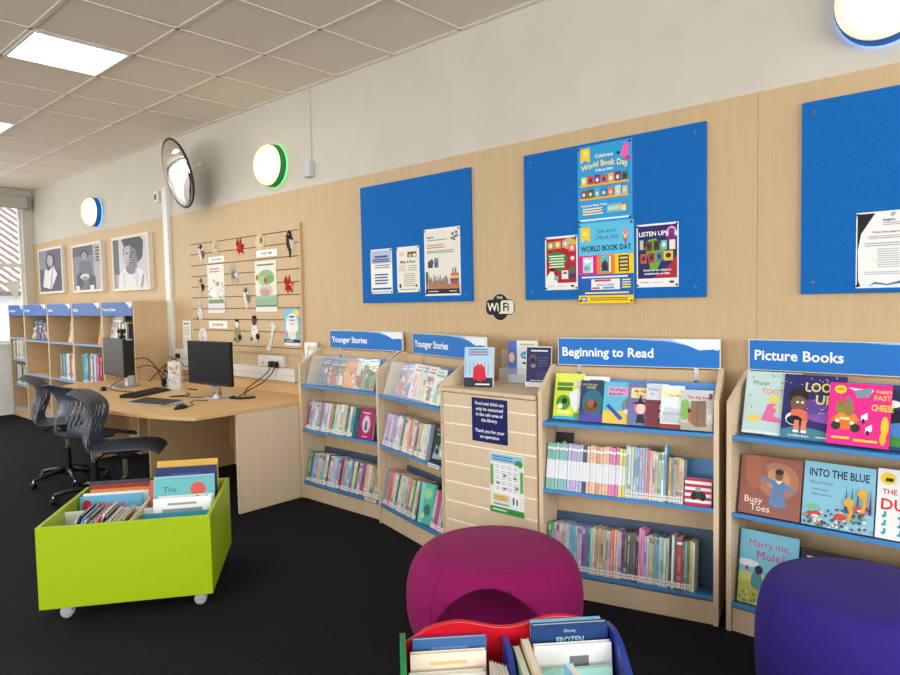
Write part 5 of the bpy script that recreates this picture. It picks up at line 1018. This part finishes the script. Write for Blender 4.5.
holder('leaflet_holder', -4.385, 3.25, 1.03, 0, .18, .15, 'small clear leaflet holder fixed to the wall beside the first low bookcase', None, None)
leaf('glossy white leaflet in the small wall holder', -4.385, 3.236, 1.034, 0, .165, .15, glx, 0)

# ================================================================ grey swivel chairs
def catmull(pts, n):
    out = []
    for i in range(len(pts) - 1):
        p0, p1, p2, p3 = pts[max(0, i - 1)], pts[i], pts[i + 1], pts[min(len(pts) - 1, i + 2)]
        for k_ in range(n):
            s = k_ / n; out.append(tuple(.5 * (2 * b_ + (c_ - a_) * s + (2 * a_ - 5 * b_ + 4 * c_ - d_) * s * s + (3 * b_ - a_ - 3 * c_ + d_) * s ** 3) for a_, b_, c_, d_ in zip(p0, p1, p2, p3)))
    out.append(tuple(pts[-1])); return out
def chair_shell():
    # (forward, height, half width, forward wrap at the edges, lift at the edges)
    pr = [(.255, .405, .17, 0, 0), (.24, .432, .195, 0, .0), (.19, .45, .215, 0, .004), (.09, .450, .225, 0, .012), (-.03, .442, .225, 0, .018), (-.13, .438, .215, .0, .022), (-.195, .447, .20, .02, .02), (-.238, .485, .185, .05, .012), (-.252, .54, .18, .075, .006), (-.240, .61, .19, .085, 0), (-.215, .68, .205, .08, 0), (-.205, .745, .215, .06, 0), (-.222, .80, .21, .03, 0), (-.262, .845, .185, .005, -.006), (-.30, .865, .14, -.01, -.016)]
    pr = [(a_, z_ + .07, h_, w_, l_) for a_, z_, h_, w_, l_ in pr]; q = catmull(pr, 6); NX = 48; m = MB(); b = 0
    for (fy, z, hw, wr, lf) in q:
        for i in range(NX + 1):
            u = -1 + 2 * i / NX; m.v.append((hw * u, fy + wr * u * u, z + lf * u * u))
    for r_ in range(len(q) - 1):
        for i in range(NX):
            u = abs(-1 + 2 * (i + .5) / NX); fr = r_ / 6
            slot = False
            ph = u - .05 * (fr - 9.0)
            if 8.0 <= fr < 10.7 and .3 < u < .86 and abs(fr - 9.35) < 1.45 - .9 * (u - .55) ** 2: slot = (int((ph + 1) * 24) % 4 == 1)         # fan of slots either side
            if ((fr - 7.9) / 1.25) ** 2 + (u / .34) ** 2 < 1: slot = True     # oval opening low in the back
            if 13.0 <= fr < 13.4 and u < .07: slot = True                     # hand hole
            if slot: continue
            a = r_ * (NX + 1) + i; m._add((a, a + 1, a + NX + 2, a + NX + 1), 'chair_shell')
    return m
proto = None
def chair(x, y, rz, lb):
    """local +y is the way the chair faces"""
    global proto
    if proto is None:
        t = empty('swivel_chair', (x, y, 0), rz)
        o = chair_shell().build('seat_shell', t, smooth=True); md = o.modifiers.new('thick', 'SOLIDIFY'); md.thickness = .009; md.offset = 0; md = o.modifiers.new('sub', 'SUBSURF'); md.levels = 1; md.render_levels = 1
        m = MB(); m.box(-.09, .09, -.12, .12, .484, .502, 'blackplastic'); m.box(-.035, .035, -.045, .045, .45, .485, 'blackplastic'); m.build('seat_plate', t, bevel=.006)
        m = MB(); m.tube([(.05, -.1, .485), (.17, -.13, .475)], .007, 'blackplastic', 8); m.lathe([(0, -.014), (.013, -.01), (.013, .01), (0, .014)], 'blackplastic', 10, Matrix.Translation((.175, -.13, .475)) @ Matrix.Rotation(R(90), 4, 'Y')); m.build('height_lever', t, smooth=True)
        m = MB(); m.lathe([(.016, .28), (.016, .45)], 'chrome', 16); m.lathe([(.03, .43), (.034, .455)], 'blackplastic', 16); m.build('gas_lift', t)
        m = MB(); m.lathe([(.03, .08), (.027, .30)], 'blackplastic', 16); m.build('column_sleeve', t)
        m = MB(); m.lathe([(.04, .06), (.045, .08), (.038, .115), (.028, .12)], 'blackplastic', 18); m.build('base_hub', t, smooth=True)
        for k_ in range(5):
            a = 2 * PI * k_ / 5 + .3; ca, sa = math.cos(a), math.sin(a)
            m = MB(); m.tube([(ca * .03, sa * .03, .10), (ca * .12, sa * .12, .098), (ca * .21, sa * .21, .085), (ca * .285, sa * .285, .066)], [.024, .021, .018, .015], 'blackplastic', 8); l = m.build('base_leg', t, smooth=True)
            m = MB()
            for q_ in (-.014, .014): m.lathe([(.0, -.009), (.02, -.009), (.026, -.004), (.026, .004), (.02, .009), (0, .009)], 'blackplastic', 14, Matrix.Translation((ca * .287 - sa * q_, sa * .287 + ca * q_, .0265)) @ Matrix.Rotation(a, 4, 'Z') @ Matrix.Rotation(R(90), 4, 'X'))
            m.tube([(ca * .285, sa * .285, .066), (ca * .287, sa * .287, .03)], .008, 'chrome', 6); m.build('caster', l, smooth=True)
        proto = t
    else:
        t = proto.copy(); COL.objects.link(t); t.location = (x, y, 0); t.rotation_euler = (0, 0, rz)
        for ch in list(proto.children):
            c = ch.copy(); COL.objects.link(c); c.parent = t
            for g_ in list(ch.children):
                d_ = g_.copy(); COL.objects.link(d_); d_.parent = c
    tag(t, lb, 'chair', 'grey plastic swivel chairs'); return t
chair(-4.84, 1.945, R(-35), 'grey plastic swivel chair nearest the green book box, seat tucked under the desk')
chair(-5.52, 1.99, R(14), 'middle grey swivel chair with its slotted back turned to the room')
chair(-6.30, 2.06, R(-27), 'grey plastic swivel chair at the far end of the desk, nearest the tall bookcases')

# ================================================================ green browser box on casters
AG = math.atan2(.62, .47); BX, BY_, BZ = -3.53, .995, .072
t = tag(empty('book_browser_box', (BX, BY_, 0), AG), 'lime green square book browser box on casters full of books', 'book box')
MG = Matrix.Translation((BX, BY_, 0)) @ Matrix.Rotation(AG, 4, 'Z')
W = .785; D = .725; z0 = .072; z1 = .467; T = .018
for (a, c, e, f) in ((0, W, 0, T), (0, W, D - T, D), (0, T, T, D - T), (W - T, W, T, D - T)):
    m = MB(); m.box(a, c, e, f, z0, z1, 'lime'); m.build('side_panel', t, bevel=.0015)
m = MB(); m.box(T, W - T, T, D - T, z0 + .02, z0 + .036, 'wood_light'); m.build('box_floor', t)
m = MB(); m.box(W / 2 - .009, W / 2 + .009, T, D - T, z0 + .036, .44, 'wood_light'); m.build('divider', t)
m = MB(); m.box(T, W / 2 - .009, D * .45, D * .45 + .012, z0 + .036, .44, (232, 232, 230)); m.box(W / 2 + .009, W - T, D * .45, D * .45 + .012, z0 + .036, .43, (232, 232, 230)); m.build('cross_divider', t)
for (a, c) in ((.10, .07), (W - .07, .07), (.10, D - .08), (W - .07, D - .08)):
    m = MB(); m.box(a - .025, a + .025, c - .025, c + .025, .066, .072, 'chrome'); m.box(a - .016, a + .016, c - .012, c + .012, .036, .066, (120, 122, 126)); k = m.build('caster', t)
    m = MB(); 
    for q_ in (-.013, .013): m.lathe([(0, -.008), (.026, -.008), (.03, -.003), (.03, .003), (.026, .008), (0, .008)], (176, 178, 182), 18, Matrix.Translation((a, c + q_, .030)) @ Matrix.Rotation(R(90), 4, 'X'))
    m.build('wheel', k, smooth=True)
gb = 'books in the green browser box'
def boxbook(u, v, z, w, h, col, art, lb, t_=.012, tilt=0.0, rz=0.0, M_=MG, g_=gb):
    z += t_ * math.sin(tilt) + .001
    return face_book('book', lb, M_ @ Matrix.Translation((u, v, z)) @ Matrix.Rotation(rz, 4, 'Z'), w, h, t_, col, art, tilt=tilt, group=g_)
zf = z0 + .037
# right-hand compartments: covers to the front
def tealb(A): A.rect(0, 0, 1, 1, (110, 186, 190)); A.rect(0, 0, .05, 1, (206, 90, 90)); A.text(.2, .84, 'The', .1, (40, 90, 110), 'l', .3); A.ell(.74, .86, .12, .09, (214, 90, 90)); A.rect(.12, .5, .98, .8, (238, 240, 240)); A.rect(.5, .68, .64, .74, (120, 120, 126)); A.poly([(.7, .78), (.76, .78), (.73, .7)], (40, 40, 44)); A.poly([(.84, .78), (.9, .78), (.87, .7)], (40, 40, 44)); A.rect(.1, .4, .9, .49, (60, 100, 170)); A.ell(.1, .45, .05, .03, (226, 206, 80))
rb = [(.408, .595, .33, .50, (216, 176, 76), blobs((222, 182, 84), [(206, 160, 60)], None, (236, 206, 120), n=4, seed=41, figs=False), 'yellow book standing tallest at the back of the green box'),
      (.41, .535, .33, .475, (52, 62, 112), blobs((52, 62, 112), [(70, 84, 140), (40, 46, 90), (150, 160, 200)], None, (70, 84, 140), n=10, seed=42, figs=False), 'dark blue patterned book in front of the yellow one in green box'),
      (.415, .475, .32, .44, (150, 200, 220), blobs((156, 204, 222), [(180, 216, 230), (130, 180, 200)], None, (190, 220, 232), n=5, seed=43, figs=False), 'pale blue book behind the teal one in the green box')]
for (u, v, w, h, col, art, lb) in rb: boxbook(u, v, zf, w, h - .0, col, art, lb, tilt=R(4))
boxbook(.41, .395, zf, .335, .44, (110, 186, 190), tealb, 'large teal book with white card on its cover in the green box', .016, R(6))
boxbook(.455, .25, zf, .29, .375, (236, 240, 240), blobs((236, 240, 242), [(226, 232, 236)], None, (150, 150, 156), n=2, seed=44, figs=False), 'white book with red corner standing before the teal book', .01, R(8))
for i, (c, hh, lb) in enumerate((((120, 160, 200), .29, 'pale blue book low in the front compartment of the green box'), ((44, 150, 176), .30, 'turquoise book in the front compartment of the green box'), ((226, 232, 238), .285, 'white glossy book in the front compartment of the green box'), ((170, 176, 186), .275, 'grey book nearest the front panel of the green box'))):
    boxbook(.415, .20 - .04 * i, zf, .335, hh + .02, c, blobs(c, [tuple(min(255, q + 25) for q in c), (206, 60, 60)], None, tuple(max(0, q - 60) for q in c), n=5, seed=60 + i, figs=False), lb, .016, R(14))
# left-hand compartments
def mov(A): A.rect(0, 0, 1, 1, (100, 170, 206)); A.ell(.11, .86, .075, .09, (196, 50, 50)); A.text(.3, .82, 'Moving', .13, (206, 80, 60), 'l', .5, True); A.ell(.6, .5, .3, .2, (150, 200, 220)); A.lines(.2, .8, .7, .76, 1, (230, 240, 244))
lbk = [(.03, .655, .345, .395, (70, 74, 84), 'charcoal book at the back of the green box'), (.05, .615, .325, .385, (150, 60, 60), 'red book at the back of the green box behind the white one'), (.06, .575, .315, .37, (214, 130, 60), 'orange and red book at the back of the green box'), (.035, .535, .34, .36, (232, 232, 232), 'white book behind the blue cover in the green box')]
for i, (u, v, w, h, c, lb) in enumerate(lbk): boxbook(u, v, zf, w, h, c, blobs(c, [tuple(min(255, q + 40) for q in c), tuple(max(0, q - 40) for q in c)], None, tuple(min(255, q + 70) for q in c), n=6, seed=70 + i, figs=False), lb, .014, R(3))
boxbook(.03, .485, zf, .32, .355, (100, 170, 206), mov, 'sky blue book with red lettering standing in the green box', .014, R(5))
rd = random.Random(11); cl = ['pale grey', 'navy', 'sky blue', 'white', 'charcoal', 'pale blue', 'cream', 'coral', 'white', 'black', 'pale green', 'pale grey', 'peach', 'white', 'pale blue', 'tan']
for i, c in enumerate(cl):
    m = spine_mesh(.009, .385 + rd.uniform(-.015, .02), .22, PAL[c], seed=300 + i, label=False); o = m.build('book')
    o.matrix_world = MG @ Matrix.Translation((.024 + i * .0118, .07 + rd.uniform(-.02, .02), zf + .006)) @ Matrix.Rotation(R(20 + i * .35), 4, 'Y')
    tag(o, 'thin %s picture book, %s in the leaning stack of the green box' % (c, nth(i + 1)), 'book', 'leaning thin books in the green box')

# ================================================================ red, green and blue browser trough
AK = math.atan2(.40, .38); KX, KY = -1.46, 1.40
W = .625; D = .52; H = .51
ck, sk = math.cos(AK), math.sin(AK)
OX, OY = KX + sk * D, KY - ck * D                     # front left corner
t = tag(empty('book_browser_trough', (OX, OY, 0), AK), 'wooden book trough with wavy red back, green side and blue side', 'book box')
MK = Matrix.Translation((OX, OY, 0)) @ Matrix.Rotation(AK, 4, 'Z')
wav = [(.0, .0)] + [(W * i / 40, 0) for i in range(1, 41)]
top = [(W * i / 40, H - .013 + .013 * math.cos(2 * PI * (i / 40 * 2 - .5)) - .03 * max(0, abs(i / 20 - 1) - .8) / .2) for i in range(41)]
m = MB(); m.prism([(0, .04)] + [(W, .04)] + top[::-1], 'y', D - .018, D, 'red_gloss'); m.build('back_panel', t, bevel=.003)
m = MB(); m.prism([(0, .04)] + [(W, .04)] + [(p[0], p[1] - .16) for p in top[::-1]], 'y', 0, .018, 'red_gloss'); m.build('front_panel', t, bevel=.003)
sd = [(D * i / 30, (H - .15) + .13 * (i / 30) + .022 * math.sin(2 * PI * i / 30 * 1.6)) for i in range(31)]
for u, c, nm in ((-.018, 'green_gloss', 'side_panel'), (W, 'navy_gloss', 'side_panel')):
    m = MB(); m.prism([(0, 0), (D, 0)] + sd[::-1], 'x', u, u + .018, c); o = m.build(nm, t, bevel=.003); o['label'] = 'green side panel' if u < 0 else 'blue side panel'
m = MB(); m.prism([(.02, .1), (D - .018, .1)] + [(min(max(p[0], .02), D - .018), p[1] - .02) for p in sd[::-1]], 'x', W * .475, W * .475 + .016, 'navy_gloss'); m.build('divider', t, bevel=.002)
m = MB(); m.box(0, W, .018, D - .018, .10, .118, 'wood_light'); m.build('trough_floor', t)
gk = 'books in the red-backed trough'
def kb(u, v, w, h, col, art, lb, t_=.012, tilt=R(8), rz=0.0, z=.119): face_book('book', lb, MK @ Matrix.Translation((u, v, z + t_ * math.sin(tilt) + .001)) @ Matrix.Rotation(rz, 4, 'Z'), w, h, t_, col, art, tilt=tilt, group=gk)
def fz(A): A.rect(0, 0, 1, 1, (34, 66, 116)); A.ell(.25, .72, .1, .08, (26, 40, 60)); A.ell(.3, .76, .05, .03, (120, 150, 60)); A.text(.5, .85, 'FROZEN', .07, (150, 196, 200), 'c', .36, True); A.text(.5, .935, 'Disney', .035, (190, 206, 210), 'c', .2); A.ell(.8, .8, .03, .02, (200, 90, 80)); A.ell(.5, .4, .4, .2, (50, 90, 150))
def wb(A):
    A.rect(0, 0, 1, 1, (230, 232, 232)); A.rect(.45, .78, .7, .9, (120, 120, 126))
    for i in range(7): a = R(30 + 20 * i); A.ell(.5 + .34 * math.cos(a), .42 + .34 * math.sin(a), .03, .025, (206, 190, 190), n=7)
    A.ell(.44, .62, .06, .08, (150, 90, 50)); A.ell(.56, .62, .06, .08, (170, 100, 60)); A.rect(.3, .5, .72, .54, (110, 150, 90)); A.ell(.5, .68, .04, .04, (226, 180, 140))
# right half (nearer the blue side)
kb(.385, .465, .22, .385, (120, 180, 216), blobs((130, 186, 220), [(150, 200, 226)], None, (170, 210, 230), n=4, seed=81, figs=False), 'light blue book at the back of the trough against the red panel', .012, R(3))
kb(.383, .43, .235, .385, (34, 66, 116), fz, 'dark blue hardback with pale lettering in the trough', .02, R(4))
kb(.38, .375, .235, .345, (230, 232, 232), wb, 'white board book with small animals drawing in the trough', .02, R(6))
kb(.385, .315, .215, .30, (150, 206, 196), blobs((156, 210, 200), [(120, 180, 170), (226, 206, 120)], None, (220, 240, 236), n=5, seed=82, figs=False), 'pale green book below the white board book in the trough', .018, R(8))
for i, (c, hh, lb) in enumerate((((110, 160, 130), .33, 'green book standing spine-out beside the trough divider'), ((216, 190, 150), .35, 'cream and blue book standing spine-out in the trough'))):
    m = spine_mesh(.022, hh, .2, c, seed=400 + i); o = m.build('book'); o.matrix_world = MK @ Matrix.Translation((.322 + i * .027, .26, .119)); tag(o, lb, 'book', gk)
kb(.46, .12, .028, .36, (126, 190, 220), None, 'thin pale blue book wedged upright across the trough', .15, R(2), R(8))
# left half
kb(.02, .44, .225, .355, (52, 92, 150), blobs((60, 104, 160), [(200, 210, 190), (44, 70, 120), (180, 196, 90)], None, (110, 150, 200), n=7, seed=83, figs=False), 'blue book at the back of the trough beside the green side', .02, R(5))
kb(.012, .39, .225, .335, (236, 214, 190), blobs((238, 220, 200), [(230, 180, 120), (240, 236, 226)], None, (230, 186, 130), n=5, seed=84, figs=False), 'cream and peach book in the trough beside the green side', .022, R(6))
kb(.006, .335, .222, .30, (214, 214, 200), blobs((218, 218, 206), [(190, 190, 150), (230, 230, 226), (150, 150, 110)], None, (180, 180, 150), n=8, seed=85, figs=False), 'pale olive book in the trough nearest the front', .026, R(7))
for i in range(5):
    m = spine_mesh(.009, .325 - .004 * i, .16, (200 + 6 * i, 196 + 5 * i, 180 + 8 * i), seed=410 + i, label=False); o = m.build('book'); o.matrix_world = MK @ Matrix.Translation((.242 + i * .0102, .23, .119)); tag(o, 'thin off-white booklet, %s of the bundle beside the trough divider' % nth(i + 1), 'book', 'booklets beside the trough divider')

# ================================================================ poufs
def pouf(x, y, r, h, Rp, matn, lb, rz, cut):
    t = tag(empty('pouf', (x, y, 0), rz), lb, 'pouf', 'round upholstered poufs')
    n = 26; prof = [(0.0, .002), (Rp * .9, .002)]
    for i in range(n + 1):
        a = -PI / 2 * .96 + (PI * .98) * i / n
        prof.append((Rp + (r - Rp) * math.copysign(abs(math.cos(a)) ** .85, math.cos(a)), h * .49 + h * .48 * math.copysign(abs(math.sin(a)) ** .9, math.sin(a))))
    prof += [(Rp * .93, h * .978), (Rp * .7, h * .99), (Rp * .35, h * .998), (0.0, h)]
    m = MB(); m.lathe(prof, matn, 72); o = m.build('cushion_body', t, smooth=True)
    if cut:
        bm = bmesh.new(); bm.from_mesh(o.data); bmesh.ops.remove_doubles(bm, verts=bm.verts, dist=1e-5); bmesh.ops.recalc_face_normals(bm, faces=bm.faces); bm.to_mesh(o.data); bm.free()
        cme = bpy.data.meshes.new('cutter'); bm = bmesh.new(); bmesh.ops.create_uvsphere(bm, u_segments=48, v_segments=24, radius=1.0); bmesh.ops.scale(bm, vec=(r * .70, r * .72, h * .88), verts=bm.verts); bmesh.ops.translate(bm, vec=(0, -r * .95, .0), verts=bm.verts); bm.to_mesh(cme); bm.free()
        for p in cme.polygons: p.use_smooth = True
        co = bpy.data.objects.new('cutter', cme); COL.objects.link(co); co.parent = t; cme.materials.append(MATS[matn])
        bpy.context.view_layer.update()
        md = o.modifiers.new('cut', 'BOOLEAN'); md.object = co; md.operation = 'DIFFERENCE'; md.solver = 'EXACT'
        dg = bpy.context.evaluated_depsgraph_get(); me = bpy.data.meshes.new_from_object(o.evaluated_get(dg)); o.modifiers.clear(); o.data = me
        bpy.data.objects.remove(co)
    # piped seams: around the top panel and down the side
    m = MB(); zt = h * .965
    m.tube([(Rp * math.cos(2 * PI * i / 60), Rp * math.sin(2 * PI * i / 60), zt + .002) for i in range(61)], .0022, matn, 5); m.build('top_seam', t, smooth=True)
    for a in (-48, 232 - 0) if cut else (205, 300):
        m = MB(); pts = []
        for (pr_, pz) in prof[4:-4]:
            pts.append(((pr_ + .0008) * math.cos(R(a)), (pr_ + .0008) * math.sin(R(a)), pz))
        m.tube(pts, .0022, matn, 5); m.build('side_seam', t, smooth=True)
    return t
pouf(-1.785, 2.255, .385, .435, .25, 'fabric_magenta', 'magenta fabric pouf with an arched hollow in its front', R(35), True)
pouf(-.455, 2.60, .335, .505, .265, 'fabric_purple', 'dark purple fabric pouf in front of the Picture Books case', R(20), False)

# ================================================================ light
W_ = bpy.data.worlds.new('world'); SC.world = W_; W_.use_nodes = True
bg = W_.node_tree.nodes['Background']; bg.inputs['Color'].default_value = (.86, .93, 1.0, 1); bg.inputs['Strength'].default_value = 3.2
def area(name, loc, rot, sx, sy, power, col=(1, 1, 1)):
    l = bpy.data.lights.new(name, 'AREA'); l.shape = 'RECTANGLE'; l.size = sx; l.size_y = sy; l.energy = power; l.color = col
    o = bpy.data.objects.new(name, l); COL.objects.link(o); o.location = loc; o.rotation_euler = rot; return o
area('left_window_light', (XL + .1, -.7, 2.0), (R(90), 0, R(-90)), 5.6, 1.9, 115, (1, .98, .94))
for i, (a, bx) in enumerate(((-9.8, -7.0), (-6.2, -3.0), (-2.2, 1.0))):
    area('front_window_light', ((a + bx) / 2, YF + .05, 1.85), (R(90), 0, 0), bx - a - .1, 1.9, (30, 70, 100)[i], (.98, .99, 1.0))
for x in (-8.5, -4.9, -2.1):
    area('ceiling_panel_light', (x if x != -4.9 else GX - P / 2, GY + P / 2 if x == -4.9 else -1.0, CZ - .02), (0, 0, 0), .55, .55, 14 if x == -4.9 else 30, (1, .97, .92))
area('right_window_light', (XR - .05, -.5, 1.87), (R(90), 0, R(90)), 6.6, 1.85, 215, (1, .99, .97))

SC.view_settings.view_transform = 'Standard'; SC.view_settings.look = 'None'; SC.view_settings.exposure = -0.07; SC.view_settings.gamma = 1.0
SC.cycles.use_denoising = True
SC.cycles.max_bounces = 8; SC.cycles.diffuse_bounces = 4
